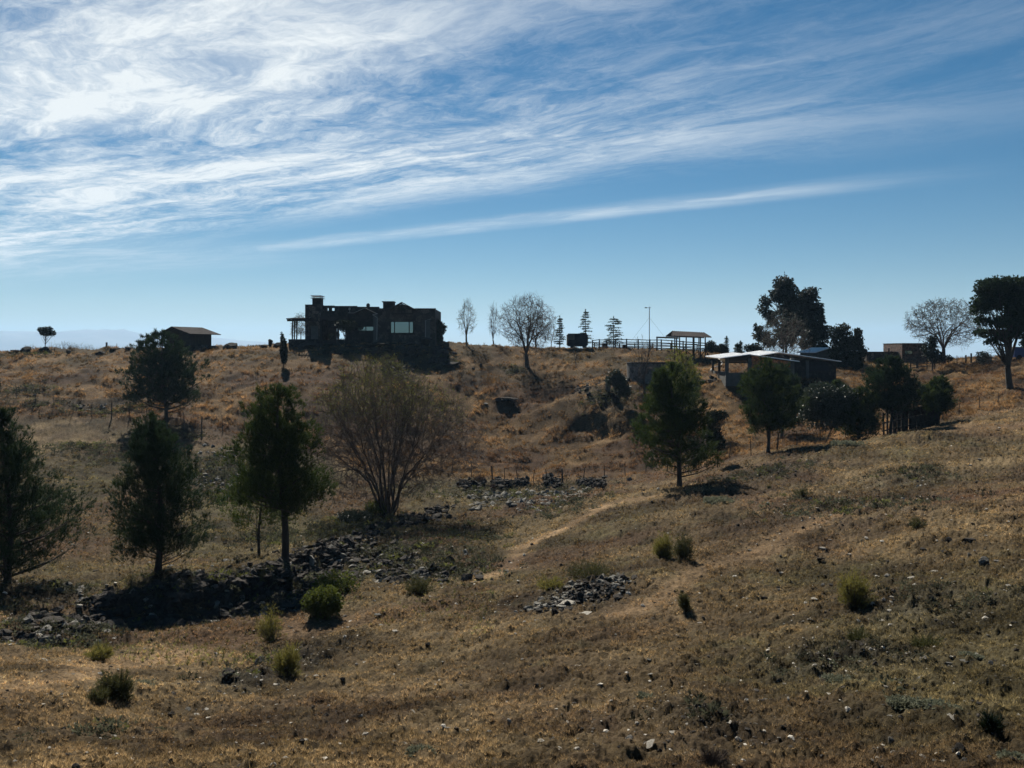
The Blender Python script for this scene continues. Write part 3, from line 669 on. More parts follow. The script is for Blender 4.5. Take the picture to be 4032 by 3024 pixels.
def rubble(name, label, pts, smin, smax, m, cat='rubble', lowp=True, power=2.2):
    pa = np.array([p[:2] for p in pts]); mz = micro(pa[:, 0], pa[:, 1])*.85; qi = 0
    parts = []; lib = LOW if lowp else MID
    for p in pts:
        _, V, F_ = lib[rng.integers(0, len(lib))]; s = smin+(smax-smin)*rng.random()**power; a = rng.uniform(0, 6.28); c, sn = math.cos(a), math.sin(a)
        v = V*np.array([s, s*rng.uniform(.6, 1), s*rng.uniform(.7, 1.2)]); v = np.stack([v[:, 0]*c-v[:, 1]*sn, v[:, 0]*sn+v[:, 1]*c, v[:, 2]], 1)
        tx = rng.normal(0, .3); v = np.stack([v[:, 0], v[:, 1]*math.cos(tx)-v[:, 2]*math.sin(tx), v[:, 1]*math.sin(tx)+v[:, 2]*math.cos(tx)], 1)
        parts.append((v+np.array([p[0], p[1], Hs(p[0], p[1])+mz[qi]+s*.08+(p[2] if len(p) > 2 else 0)]), F_)); qi += 1
    V, F_ = merge(parts); o = obj(name, npmesh(name, V, F_), M[m]); return tag(o, label, cat, kind='stuff')
def scatter_region(lst, n, jit=1.):
    out = []
    B_ = blobs(lst); ar = [b[2]*b[3] for b in B_]
    for b, a in zip(B_, ar):
        for i in range(int(n*a/sum(ar))): out.append((b[0]+rng.normal(0, .5)*b[2], b[1]+rng.normal(0, .5)*b[3]))
    return out

# ------------------------------------------------------------------ the stone house on the crest
YH = 100.
def hx(u, y=YH): return (u-UC)/F*y
def hz(v, y=YH): return (VH-v)/F*y
def house():
    base = Vector((hx(1480), YH, hz(1350))); rt = empty('stone_house', base, 'long flat roofed stone house with gabled windows and a broad chimney on the hilltop', 'house')
    def B(mb, n, m, p=rt, off=base): 
        o = mb.build(n, M[m], p, off); return o
    # right block, with the opening for its big window
    x0, x1 = hx(1488), hx(1714); w0, w1 = hx(1536), hx(1629); z0, z1 = hz(1312), hz(1266); zt = hz(1217); zb = -.9
    b = MB(); b.box(x0, w0, 100, 100.35, zb, zt).box(w1, x1, 100, 100.35, zb, zt).box(w0, w1, 100, 100.35, zb, z0).box(w0, w1, 100, 100.35, z1, zt)
    b.box(x0, x0+.35, 100.35, 108, zb, zt-.003).box(x1-.35, x1, 100.35, 108, zb, zt-.002).box(x0+.35, x1-.35, 107.7, 108, zb, zt-.004)
    b.prism([(hx(1538), zt), (hx(1633), zt), (hx(1584), hz(1196))], 99.99, 100.3)
    B(b, 'wall', 'stone_wall')
    r_ = MB(); r_.box(x0+.36, x1-.36, 100.36, 107.69, zt-.6, zt-.45); B(r_, 'roof', 'tin_dark')
    B(MB().box(x0-.05, hx(1540), 99.92, 100.42, zt+.001, zt+.09), 'coping', 'stone_dark'); B(MB().box(hx(1632), x1+.05, 99.92, 100.42, zt+.001, zt+.09), 'coping', 'stone_dark')
    g = MB(); pk = (hx(1584), 99.6, hz(1192)); g.bar((hx(1532), 99.75, zt-.1), (pk[0], 99.75, pk[2]), .1, .9, (0, 1, 0)).bar((hx(1640), 99.75, zt-.14), (pk[0], 99.75, pk[2]+.01), .1, .9, (0, 1, 0))
    g.bar((hx(1543), 99.6, hz(1236)), (hx(1629), 99.6, hz(1236)), .12, .16).bar((pk[0], 99.6, hz(1236)), (pk[0], 99.6, pk[2]-.1), .12, .12)
    B(g, 'gable_roof', 'wood_dark')
    def window(a, bb, c_, d_, y, muls, lint=True):
        f = MB(); t = .05
        f.box(a, a+t, y, y+.12, c_, d_).box(bb-t, bb, y, y+.12, c_, d_).box(a+t, bb-t, y+.002, y+.12, d_-t, d_).box(a+t, bb-t, y+.002, y+.12, c_, c_+t)
        for q in muls: f.box(q-.05, q+.05, y+.004, y+.11, c_+t, d_-t)
        fo = B(f, 'window', 'wood_dark'); e = [a+t]+[q for q in muls]+[bb-t]
        p_ = MB()
        for q0, q1 in zip(e, e[1:]): p_.box(q0+.05, q1-.05, y+.05, y+.06, c_+t+.003, d_-t-.003)
        p_.build('pane', M['glass'], fo, base)
        if lint: l = MB().box(a-.2, bb+.2, y-.16, y+.02, c_-.16, c_-.003); l.build('sill', M['wood_dark'], fo, base)
    window(w0+.005, w1-.005, z0+.003, z1-.003, 100.02, [hx(1553), hx(1611)])
    # side returns in pale plaster, with their downpipes
    B(MB().box(hx(1472), x0-.004, 99.6, 99.95, -.2, hz(1240)), 'plaster_panel', 'plaster'); B(MB().box(hx(1677), hx(1694), 99.8, 99.96, -.3, hz(1262)), 'plaster_panel', 'plaster')
    for pts in ([(hx(1470), 99.5, hz(1240)), (hx(1489), 99.5, hz(1252)), (hx(1488), 99.5, hz(1256)), (hx(1486), 99.5, hz(1338))], [(hx(1699), 99.6, hz(1256)), (hx(1677), 99.6, hz(1262)), (hx(1676), 99.6, hz(1343))], [(hx(1470), 99.45, hz(1240)), (hx(1490), 99.5, hz(1236))]):
        B(MB().tube(pts, .035, 6), 'downpipe', 'trim')
    # second chimney
    B(MB().box(hx(1508, 103), hx(1550, 103), 103, 104.4, zt-.6, hz(1190, 103)).box(hx(1504, 103), hx(1552, 103), 102.9, 104.5, hz(1190, 103)+.002, hz(1186, 103)), 'chimney', 'stone_dark')
    # middle part with small gable
    m0, m1 = hx(1371), hx(1488)-.004; q0, q1 = hx(1404), hx(1470); c_, d_ = hz(1303), hz(1284); mt = hz(1232)
    b = MB().box(m0, q0, 100.5, 100.8, zb, mt).box(q1, m1, 100.5, 100.8, zb, mt).box(q0, q1, 100.5, 100.8, zb, c_).box(q0, q1, 100.5, 100.8, d_, mt).prism([(hx(1393), mt), (hx(1483), mt), (hx(1438), hz(1216))], 100.48, 100.75)
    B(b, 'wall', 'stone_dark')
    window(q0+.004, q1-.004, c_+.003, d_-.003, 100.6, [hx(1437)], False)
    g = MB(); g.bar((hx(1392), 100.2, hz(1234)), (hx(1438), 100.2, hz(1213.5)), .07, .7, (0, 1, 0)).bar((hx(1484), 100.2, hz(1236)), (hx(1438), 100.2, hz(1213.5)+.01), .07, .7, (0, 1, 0)); B(g, 'gable_roof', 'wood_dark')
    t_ = MB(); t_.bar((hx(1392), 99.84, hz(1233)), (hx(1438), 99.84, hz(1213)), .03, .04).bar((hx(1484), 99.84, hz(1235)), (hx(1438), 99.84, hz(1213)), .03, .04).bar((hx(1371), 99.84, hz(1232)), (hx(1392), 99.84, hz(1232.5)), .03, .04); B(t_, 'gutter', 'trim')
    # long upper storey band with its two square openings in the parapet
    l0, l1 = hx(1263), x0-.004; pt, pb = hz(1201), hz(1229); e = .05; h0, h1 = hz(1222), hz(1211)
    a0, a1, a2, a3 = hx(1275), hx(1286.5), hx(1299), hx(1310)
    b = MB(); b.box(l0, a0, 101, 101.3, pb, pt).box(a1, a2, 101, 101.3, pb, pt-.001).box(a3, hx(1400), 101, 101.3, pb, pt-.05).box(hx(1400)+.001, l1, 101, 101.3, pb, hz(1206)).box(a0, a1, 101, 101.3, pb, h0).box(a0, a1, 101, 101.3, h1, pt-.002).box(a2, a3, 101, 101.3, pb, h0-.001).box(a2, a3, 101, 101.3, h1, pt-.003)
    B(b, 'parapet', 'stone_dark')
    B(MB().box(l0, l1, 100.9, 108, hz(1253), pb-.002), 'roof', 'stone_dark')
    B(MB().box(hx(1262)+.002, hx(1371)-.002, 99.6, 100.88, hz(1262), hz(1247)), 'porch_roof', 'tin_dark')
    pp = MB()
    for u in (1266, 1322, 1368): pp.box(hx(u)-.12, hx(u)+.12, 99.8, 100.04, -.5, hz(1258)-.002)
    B(pp, 'porch_posts', 'wood_dark')
    s0, s1, s2, s3, sz0, sz1 = hx(1284, 108), hx(1327, 108), hx(1334, 108), hx(1359, 108), hz(1337, 108), hz(1294, 108)
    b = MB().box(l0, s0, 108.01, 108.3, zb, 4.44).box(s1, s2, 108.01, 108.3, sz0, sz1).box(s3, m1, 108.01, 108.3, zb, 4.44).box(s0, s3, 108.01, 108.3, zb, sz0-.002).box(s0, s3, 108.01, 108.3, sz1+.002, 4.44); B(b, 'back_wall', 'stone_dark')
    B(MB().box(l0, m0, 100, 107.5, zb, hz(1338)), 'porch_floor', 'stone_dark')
    # left tower and the broad chimney
    t0, t1 = hx(1202), hx(1262); b = MB().box(t0, hx(1219), 99.9, 104, zb, hz(1199)).box(hx(1219), hx(1254), 99.9, 104, hz(1281), hz(1199)-.001).box(hx(1254), t1, 99.9, 104, zb, hz(1199)-.002).box(hx(1219), hx(1254), 100.2, 104, zb, hz(1281)-.002); B(b, 'tower_wall', 'stone_wall')
    B(MB().box(hx(1223), hx(1251), 100.1, 100.18, -.2, hz(1284)), 'door', 'plaster')
    ch = B(MB().box(hx(1228), hx(1261), 100.2, 101.6, hz(1199)+.002, hz(1174)), 'chimney', 'stone_dark')
    k = MB().box(hx(1224), hx(1265), 99.9, 101.9, hz(1166.5), hz(1163))
    for u in (1230, 1259):
        for y in (100.4, 101.4): k.box(hx(u)-.05, hx(u)+.05, y, y+.1, hz(1174)+.002, hz(1166.5)-.002)
    k.build('chimney_cap', M['tin'], ch, base); MB().box(hx(1223), hx(1266), 99.85, 101.95, hz(1174.5)+.004, hz(1172.5)).build('slab', M['trim'], ch, base)
    # satellite dishes on the roof
    for u, v, rr, nm in ((1445, 1201, .22, 'tin_dark'), (1371, 1215, .13, 'trim')):
        d = MB(); c0 = Vector((hx(u), 100.8, hz(v))); n0 = len(d.v); d.v.append(tuple(c0+Vector((0, .06, 0))))
        for j in range(20): t = 6.2832*j/20; d.v.append(tuple(c0+Vector((math.cos(t)*rr, 0, math.sin(t)*rr*1.1))))
        for j in range(20): d.t.append((n0, n0+1+j, n0+1+(j+1) % 20))
        d.v.append(tuple(c0+Vector((0, -.03, 0))))
        for j in range(20): d.t.append((n0+21, n0+1+(j+1) % 20, n0+1+j))
        d.bar(c0+Vector((0, .05, -.02)), c0+Vector((.02, .2, -.5)), .04); B(d, 'satellite_dish', nm)
    # pergola on the left
    p_ = MB(); p_.bar((hx(1134), 99.6, hz(1262)), (hx(1234), 99.6, hz(1261)), .1, .22).bar((hx(1138), 101.6, hz(1252)), (hx(1234), 101.6, hz(1256)), .1, .2)
    for k in range(9): x = hx(1140)+k*.32; p_.bar((x-.15, 99.2, hz(1258)+.04), (x+.05, 102.1, hz(1250)), .08, .12)
    B(p_, 'pergola_roof', 'wood_dark')
    for u, y in ((1151, 99.6), (1159, 101.6), (1168, 99.6)):
        B(MB().tube([(hx(u, y), y, hz(1340)), (hx(u, y)+.04, y, hz(1258))], .075, 7), 'pergola_post', 'wood_dark')
    B(MB().box(hx(1142), hx(1262), 99.3, 103, -.9, hz(1336)), 'terrace_wall', 'stone_dark')
house()

# ------------------------------------------------------------------ hut, sheds, brick house, small grey hut
def gable_hut(name, label, cat, u0, u1, y, zb, zt, zp, depth, wm, rm, over=.45, ang=0., peak=.5, thick=.07, openings=()):
    cx = (hx(u0, y)+hx(u1, y))/2; w = hx(u1, y)-hx(u0, y); rt = empty(name, (cx, y, zb), label, cat, rz=ang)
    W = w/2; h = zt-zb; hp = zp-zb; px_ = -W+w*peak
    b = MB(); b.prism([(-W, -.5), (W, -.5), (W, h), (px_, hp), (-W, h)], 0, .2).prism([(-W, -.5), (W, -.5), (W, h), (px_, hp), (-W, h)], depth-.2, depth).box(-W, -W+.2, .2, depth-.2, -.5, h).box(W-.2, W, .2, depth-.2, -.5, h)
    b.build('wall', M[wm], rt)
    for sx in (-1, 1):
        ex = sx*(W+over); dx = W-abs(px_) if (sx > 0) == (px_ > 0) else W+abs(px_); sl = (hp-h)/max(.1, abs(sx*W-px_)); ez = h-over*sl
        r_ = MB(); n = 14; y0, y1 = -over, depth+over
        a = Vector((px_, 0, hp+.04)); e = Vector((ex, 0, ez+.04)); nn = Vector((-(e.z-a.z), 0, e.x-a.x)).normalized()*(1 if sx > 0 else -1)*thick
        for p in (a, e, e+nn, a+nn): pass
        r_.prism([(a.x, a.z), (e.x, e.z), (e.x+nn.x, e.z+nn.z), (a.x+nn.x, a.z+nn.z)], y0, y1)
        for k in range(int((y1-y0)/.3)):
            yy = y0+.15+k*.3; r_.bar((a.x+nn.x, yy, a.z+nn.z), (e.x+nn.x, yy, e.z+nn.z), .06, .05)
        r_.build('roof', M[rm], rt)
    return rt
gh = gable_hut('wooden_hut', 'small dark log hut with shallow sheet roof on the left skyline', 'hut', 640, 762, 101, hz(1372, 101), hz(1311, 101), hz(1290, 101), 3.4, 'wood_dark', 'tin_dark', over=.75, ang=R(-24), peak=.42)
MB().box(hx(725, 100.3), hx(792, 100.3), 100.3, 102.5, -.3, hz(1357, 100.3)).box(hx(722, 100.1), hx(795, 100.1), 100.1, 100.28, -.3, hz(1363, 100.3)).build('step', M['stone_dark'], gh, (0, 0, 0))
gh.children[-1].matrix_parent_inverse = gh.matrix_world.inverted() if False else Matrix.Identity(4)
st = gh.children[-1]
def reparent_world(o, p):       # mesh was written in world metres: keep it there under its rotated parent
    rot = Matrix.Rotation(p.rotation_euler.z, 4, 'Z'); mw = Matrix.Translation(p.location) @ rot
    o.data.transform(mw.inverted())
reparent_world([c for c in gh.children if c.name.startswith('step')][0], gh)

def shed():
    y = 82.; rt = empty('open_shed', (hx(2950, y), y, hz(1490, y)), 'open fronted farm shed with plastered pillars and a glaring sheet roof', 'shed'); off = tuple(rt.location)
    X = lambda u: hx(u, y); Z = lambda v: hz(v, y)
    for u0, u1 in ((2856, 2868), (2945, 2958), (3112, 3126)): MB().box(X(u0), X(u1), y-.15, y+.15, Z(1520), Z(1410)).build('pillar', M['plaster'], rt, off)
    MB().box(X(2868)+.002, X(2945)-.002, y-.06, y+.1, Z(1520), Z(1468)).box(X(2958)+.002, X(3112)-.002, y-.06, y+.1, Z(1520), Z(1450)).build('low_wall', M['plaster'], rt, off)
    MB().box(X(2864), X(2950), y-.12, y+.1, Z(1430), Z(1422)).prism([(X(2852), Z(1412)), (X(2958), Z(1412)), (X(2958), Z(1400)), (X(2946), Z(1398)), (X(2852), Z(1410))], y-.1, y+.08).box(X(2868), X(2944), y-.05, y+.05, Z(1421.5), Z(1412)-.002).build('lintel', M['wood_dark'], rt, off)
    MB().prism([(X(2959), Z(1446)), (X(3111), Z(1446)), (X(3111), Z(1424)), (X(2959), Z(1402))], y-.05, y+.12).build('brick_infill', M['orange'], rt, off)
    MB().box(X(2858), X(2866), y+.16, y+5.5, Z(1530), Z(1465)).build('side_wall', M['plaster'], rt, off); MB().box(X(3114), X(3124), y+.16, y+5.5, Z(1530), Z(1425)).build('side_wall', M['plaster'], rt, off)
    for u in (2860, 3118):
        for k in (2.7, 5.4): MB().box(X(u)-.1, X(u)+.1, y+k, y+k+.2, Z(1530), Z(1418)).build('post', M['wood_dark'], rt, off)
    pk = (X(2946), Z(1396.5)); back = .35
    for (xe, ze) in ((X(2833), Z(1411)), (X(3142), Z(1424))):
        V = []; T = .05
        mb = MB()
        mb.prism([(pk[0], pk[1]), (xe, ze), (xe, ze+T), (pk[0], pk[1]+T)], y-.5, y+6)
        for k in range(20): yy = y-.4+k*.33; mb.bar((pk[0], yy, pk[1]+T), (xe, yy, ze+T), .08, .05)
        o = mb.build('roof', M['tin'], rt, off)
        co = np.array([v.co[:] for v in o.data.vertices]); co[:, 2] += .022*(co[:, 1]); [setattr(v, 'co', c) for v, c in zip(o.data.vertices, co)]
    y2 = 84.; rt = empty('closed_shed', (hx(3170, y2), y2, hz(1500, y2)), 'low plastered shed with a pale sheet roof behind the pines, right of the open shed', 'shed'); off = tuple(rt.location); X2 = lambda u: hx(u, y2); Z2 = lambda v: hz(v, y2)
    MB().prism([(X2(3130), Z2(1535)), (X2(3292), Z2(1535)), (X2(3292), Z2(1425)), (X2(3050), Z2(1391)), (X2(3010), Z2(1400)), (X2(3130), Z2(1425))], y2, y2+.25).box(X2(3288), X2(3292), y2+.25, y2+6, Z2(1535), Z2(1425)-.003).build('wall', M['stone_dark'], rt, off)
    MB().box(X2(3186), X2(3262), y2-.03, y2+.02, Z2(1460), Z2(1424)).build('doorway_shade', M['tarp'], rt, off)  # dark sheet on the solid wall, coloured as the shaded interior of an opening
    MB().box(X2(3172), X2(3184), y2-.1, y2-.002, Z2(1530), Z2(1419)).build('pillar', M['plaster'], rt, off)
    for a, b_ in (((3060, 1388), (3306, 1424)), ((3060, 1388), (2988, 1399))):
        mb = MB(); pa, pb = (X2(a[0]), Z2(a[1])), (X2(b_[0]), Z2(b_[1])); mb.prism([pa, pb, (pb[0], pb[1]+.05), (pa[0], pa[1]+.05)], y2-.5, y2+6)
        for k in range(20): yy = y2-.4+k*.33; mb.bar((pa[0], yy, pa[1]+.05), (pb[0], yy, pb[1]+.05), .08, .05)
        o = mb.build('roof', M['tin'], rt, off); co = np.array([v.co[:] for v in o.data.vertices]); co[:, 2] += .022*(co[:, 1]); [setattr(v, 'co', c) for v, c in zip(o.data.vertices, co)]
shed()
def brick_house():
    y = 99.; X = lambda u: hx(u, y); Z = lambda v: hz(v, y); rt = empty('brick_house', (X(3600), y, Z(1430)), 'flat roofed brown brick house with one window and a lower side wing', 'house'); off = tuple(rt.location)
    a, b_, c_, d_ = X(3562), X(3596), Z(1396), Z(1379)
    MB().box(X(3552), a, y, y+.25, Z(1440), Z(1353)).box(b_, X(3651), y, y+.25, Z(1440), Z(1353)).box(a, b_, y, y+.25, Z(1440), c_).box(a, b_, y, y+.25, d_, Z(1353)).box(X(3552), X(3552)+.25, y+.25, y+5, Z(1440), Z(1353)-.002).box(X(3651)-.25, X(3651), y+.25, y+5, Z(1440), Z(1353)-.002).build('wall', M['brick'], rt, off)
    MB().box(X(3551), X(3652), y-.06, y+5.1, Z(1353)+.002, Z(1351)).build('roof', M['stone_dark'], rt, off)
    w = MB().box(a+.002, a+.07, y+.08, y+.14, c_, d_).box(b_-.07, b_-.002, y+.08, y+.14, c_, d_).box(a+.07, b_-.07, y+.082, y+.14, d_-.07, d_-.002).box(a+.07, b_-.07, y+.082, y+.14, c_+.002, c_+.07).box(a+.28, a+.34, y+.084, y+.13, c_+.07, d_-.07).build('window', M['wood_dark'], rt, off)
    MB().box(a+.07, b_-.07, y+.1, y+.11, c_+.07, d_-.07).build('pane', M['glass'], w, off)
    MB().box(X(3426), X(3552)-.003, y+1, y+5, Z(1440), Z(1387)).build('side_wing', M['stone_wall'], rt, off)
    MB().box(X(3424), X(3551)-.003, y+.9, y+5.1, Z(1387)+.002, Z(1384.5)).build('wing_roof', M['stone_dark'], rt, off)
    MB().tube([(X(3545), y+3, Z(1386)), (X(3545), y+3, Z(1374))], .08, 8).tube([(X(3545), y+3, Z(1374)), (X(3545), y+3, Z(1371.5))], .13, 8).build('chimney_pipe', M['tin_dark'], rt, off)
brick_house()
gable_hut('grey_hut', 'little grey hut with a sheet roof half hidden behind the eucalyptus trees', 'hut', 3212, 3286, 99, hz(1440, 99), hz(1388, 99), hz(1372, 99), 3.5, 'plaster', 'tin', over=.3, ang=R(12), peak=.75)

# ------------------------------------------------------------------ round water tank
def tank():
    y = 84.; cx = hx(2612, y); rr = 3.05; zt = hz(1432, y); zb = hz(1490, y); rt = empty('water_tank', (cx, y+rr, zb), 'low round whitewashed masonry water tank above the stony bank', 'water tank')
    k = 64; t = np.arange(k)*2*np.pi/k; c = np.stack([np.cos(t), np.sin(t)], 1); V = []
    for r_, z in ((rr, -.6), (rr, zt-zb), (rr-.28, zt-zb), (rr-.28, -.2)): V.append(np.concatenate([c*r_, np.full((k, 1), z)], 1))
    V = np.concatenate(V); F_ = []
    for a in range(3):
        i = np.arange(k); j = (i+1) % k; F_.append(np.stack([a*k+i, a*k+j, (a+1)*k+j, (a+1)*k+i], 1))
    obj('wall', npmesh('wall', V, [np.concatenate(F_)]), M['block'], rt)
    V = np.concatenate([np.concatenate([c*(rr+.04), np.full((k, 1), zt-zb+.003)], 1), np.concatenate([c*(rr+.04), np.full((k, 1), zt-zb+.09)], 1), np.concatenate([c*(rr-.3), np.full((k, 1), zt-zb+.09)], 1), np.concatenate([c*(rr-.3), np.full((k, 1), zt-zb+.003)], 1)])
    obj('rim', npmesh('rim', V, [np.concatenate(F_)]), M['stone_dark'], rt)
    V = np.concatenate([c*(rr-.27), np.full((k, 1), zt-zb-.35)], 1); V = np.concatenate([V, [[0, 0, zt-zb-.35]]]); i = np.arange(k)
    obj('water', npmesh('water', V, [np.stack([i, (i+1) % k, np.full(k, k)], 1)]), M['glass'], rt)
tank()

# ------------------------------------------------------------------ corral, roofed loading stand, box, mast
def corral():
    def fence(name, label, posts, tops, bots, y0, y1, rails=4):
        n = len(posts); ys = [y0+(y1-y0)*i/(n-1) for i in range(n)]
        rt = empty(name, (hx(posts[0], y0), y0, hz(bots[0], y0)), label, 'rail fence'); off = tuple(rt.location); pp = []
        for u, t, b_, y in zip(posts, tops, bots, ys):
            zb = Hs(hx(u, y), y)-.2; MB().tube([(hx(u, y), y, zb), (hx(u, y)+rng.normal(0, .02), y, hz(t, y))], .075, 7).build('post', M['wood_dark'], rt, off)
            pp.append((hx(u, y), y, hz(t, y), hz(b_, y)))
        for r in range(rails):
            f = .12+.8*r/(rails-1)
            mb = MB()
            for a, b_ in zip(pp, pp[1:]): mb.tube([(a[0], a[1]-.09, a[3]+(a[2]-a[3])*f+rng.normal(0, .012)), (b_[0], b_[1]-.09, b_[3]+(b_[2]-b_[3])*f+rng.normal(0, .012))], .05, 6)
            mb.build('rail', M['wood_dark'], rt, off)
    fence('corral_fence', 'long near side of the dark wooden rail corral on the hilltop', [2333, 2360, 2390, 2423, 2468, 2514, 2559, 2604, 2646, 2690], [1338, 1335, 1336, 1335, 1334, 1335, 1336, 1336, 1339, 1342], [1371, 1371, 1371, 1372, 1372, 1373, 1374, 1375, 1377, 1380], 104.5, 102)
    fence('corral_fence', 'far side of the wooden rail corral, seen through the near rails', [2340, 2372, 2440, 2500, 2570, 2640, 2700, 2745], [1350, 1351, 1351, 1352, 1352, 1352, 1353, 1354], [1374, 1375, 1375, 1376, 1376, 1377, 1378, 1379], 112, 111, 3)
    y = 103.; rt = empty('gate_frame', (hx(2625, y), y, hz(1378, y)), 'tall wooden gate frame with a crossbar left of the roofed stand', 'gate'); off = tuple(rt.location)
    for u in (2587, 2664): MB().tube([(hx(u, y), y, Hs(hx(u, y), y)-.2), (hx(u, y), y, hz(1328, y))], .08, 7).build('post', M['wood_dark'], rt, off)
    MB().tube([(hx(2584, y), y, hz(1328, y)), (hx(2672, y), y, hz(1331, y))], .09, 7).build('crossbar', M['wood_dark'], rt, off)
    y = 97.; rt = empty('roofed_stand', (hx(2715, y), y, hz(1400, y)), 'raised wooden stand under a ridged sheet roof at the end of the corral', 'shelter'); off = tuple(rt.location); X = lambda u, yy=y: hx(u, yy); Z = lambda v, yy=y: hz(v, yy)
    for u, yy in ((2657, y), (2676, y+2.2), (2702, y), (2731, y), (2752, y+2.2), (2758, y), (2777, y)):
        MB().tube([(X(u, yy), yy, min(Z(1405), Hs(X(u, yy), yy))-.2), (X(u, yy), yy, Z(1328, yy))], .07 if u != 2731 else .12, 7).build('post', M['wood_dark'], rt, off)
    mb = MB()
    for v in (1349, 1358, 1371): mb.bar((X(2676), y-.1, Z(v-4)), (X(2780), y-.1, Z(v+3)), .05, .1)
    mb.build('rail', M['wood_dark'], rt, off)
    MB().box(X(2700), X(2782), y-.15, y+2.2, Z(1380), Z(1376)).build('platform', M['wood_dark'], rt, off)
    for A_, B_, w_ in (((X(2777), y-.1, Z(1376)), (X(2790), y-.4, Z(1408)), .1), ((X(2758), y-.1, Z(1404)), (X(2777), y-.1, Z(1378)), .07), ((X(2731), y-.1, Z(1400)), (X(2752), y-.1, Z(1380)), .07)): MB().bar(A_, B_, w_).build('brace', M['wood_dark'], rt, off)
    MB().bar((X(2684), y-.3, Z(1366)), (X(2728), y-.5, Z(1408)), .9, .08).build('ramp', mat('ramp boards', (.05, .075, .05), col2=(.07, .09, .06), scale=3), rt, off)
    for z0 in range(2):
        mb = MB(); e = (-.75, 2.95)[z0]; yr = y+1.1
        x0, x1 = X(2640), X(2795)
        a = [(x0+.45, yr, Z(1304)), (x1-.45, yr, Z(1310)), (x1+.0, y+e, Z(1330)), (x0, y+e, Z(1324))]
        n0 = len(mb.v); mb.v += a+[(p[0], p[1], p[2]+.05) for p in a]; mb.q += [(n0, n0+1, n0+2, n0+3), (n0+7, n0+6, n0+5, n0+4)]+[(n0+i, n0+4+i, n0+4+(i+1) % 4, n0+(i+1) % 4) for i in range(4)]
        for k in range(17):
            f = k/16; p = Vector(a[0]).lerp(Vector(a[1]), f); q = Vector(a[3]).lerp(Vector(a[2]), f); mb.bar(p+Vector((0, 0, .06)), q+Vector((0, 0, .06)), .07, .05)
        mb.build('roof', M['tin_dark'], rt, off)
    y = 103.5; rt = empty('box_trailer', (hx(2275, y), y, hz(1369, y)), 'dark canvas covered box trailer parked on the skyline before a cedar', 'trailer'); off = tuple(rt.location); import bmesh
    bm = bmesh.new(); bmesh.ops.create_cube(bm, size=1); 
    for v in bm.verts: v.co = (v.co.x*(hx(2316, y)-hx(2235, y)), v.co.y*1.9, v.co.z*(hz(1313, y)-hz(1364, y)))
    bmesh.ops.bevel(bm, geom=bm.edges[:], offset=.13, segments=3, affect='EDGES'); me = bpy.data.meshes.new('cover'); bm.to_mesh(me); bm.free(); o = obj('cover', me, M['tarp'], rt); o.location = (0, 1.0, (hz(1313, y)+hz(1364, y))/2-off[2])
    MB().box(hx(2236, y), hx(2262, y), y-.03, y+.02, hz(1338, y), hz(1315.5, y)).build('front_panel', M['plaster'], rt, off)
    for u in (2252, 2300):
        MB().tube([(hx(u, y), y-.02, hz(1364, y)), (hx(u, y), y+.2, hz(1364, y))], .2, 16).build('wheel', M['tarp'], rt, off)
    y = 108.; x = hx(2557, y); rt = empty('lamp_mast', (x, y, hz(1380, y)), 'thin pale mast with a side arm and lamp, held by guy wires', 'lamp mast'); off = tuple(rt.location)
    MB().tube([(x, y, hz(1385, y)), (x, y, hz(1209, y))], .05, 8).tube([(x, y, hz(1209, y)), (x+.1, y, hz(1207, y))], .02, 5).build('pole', M['white'], rt, off)
    MB().bar((hx(2564, y), y, hz(1212, y)), (hx(2546, y), y, hz(1212, y)), .05).build('arm', M['trim'], rt, off); MB().box(hx(2539, y), hx(2547, y), y-.12, y+.12, hz(1213.5, y), hz(1210, y)).build('lamp', M['tin_dark'], rt, off)
    for dx in (-2.9, 2.9, .3): MB().tube([(x, y, hz(1250, y)), (x+dx, y+(2 if dx == .3 else 0), hz(1372, y))], .008, 4).build('guy_wire', M['wire'], rt, off)
    for u0, u1, v0, v1, l in ((2371, 2387, 1351, 1371, 'left of two dark hay bales standing behind the corral rails'), (2451, 2468, 1357, 1374, 'right of two dark hay bales standing behind the corral rails')):
        y = 107.; bm = bmesh.new(); bmesh.ops.create_cube(bm, size=1); sx = hx(u1, y)-hx(u0, y)
        for v in bm.verts: v.co = (v.co.x*sx, v.co.y*.6, v.co.z*(hz(v0, y)-hz(v1+4, y)))
        bmesh.ops.bevel(bm, geom=bm.edges[:], offset=.05, segments=2, affect='EDGES'); me = bpy.data.meshes.new('hay_bale'); bm.to_mesh(me); bm.free(); o = obj('hay_bale', me, M['wood']); o.location = ((hx(u0, y)+hx(u1, y))/2, y, (hz(v0, y)+hz(v1+4, y))/2); tag(o, l, 'hay bale', 'hay bales in the corral')
corral()

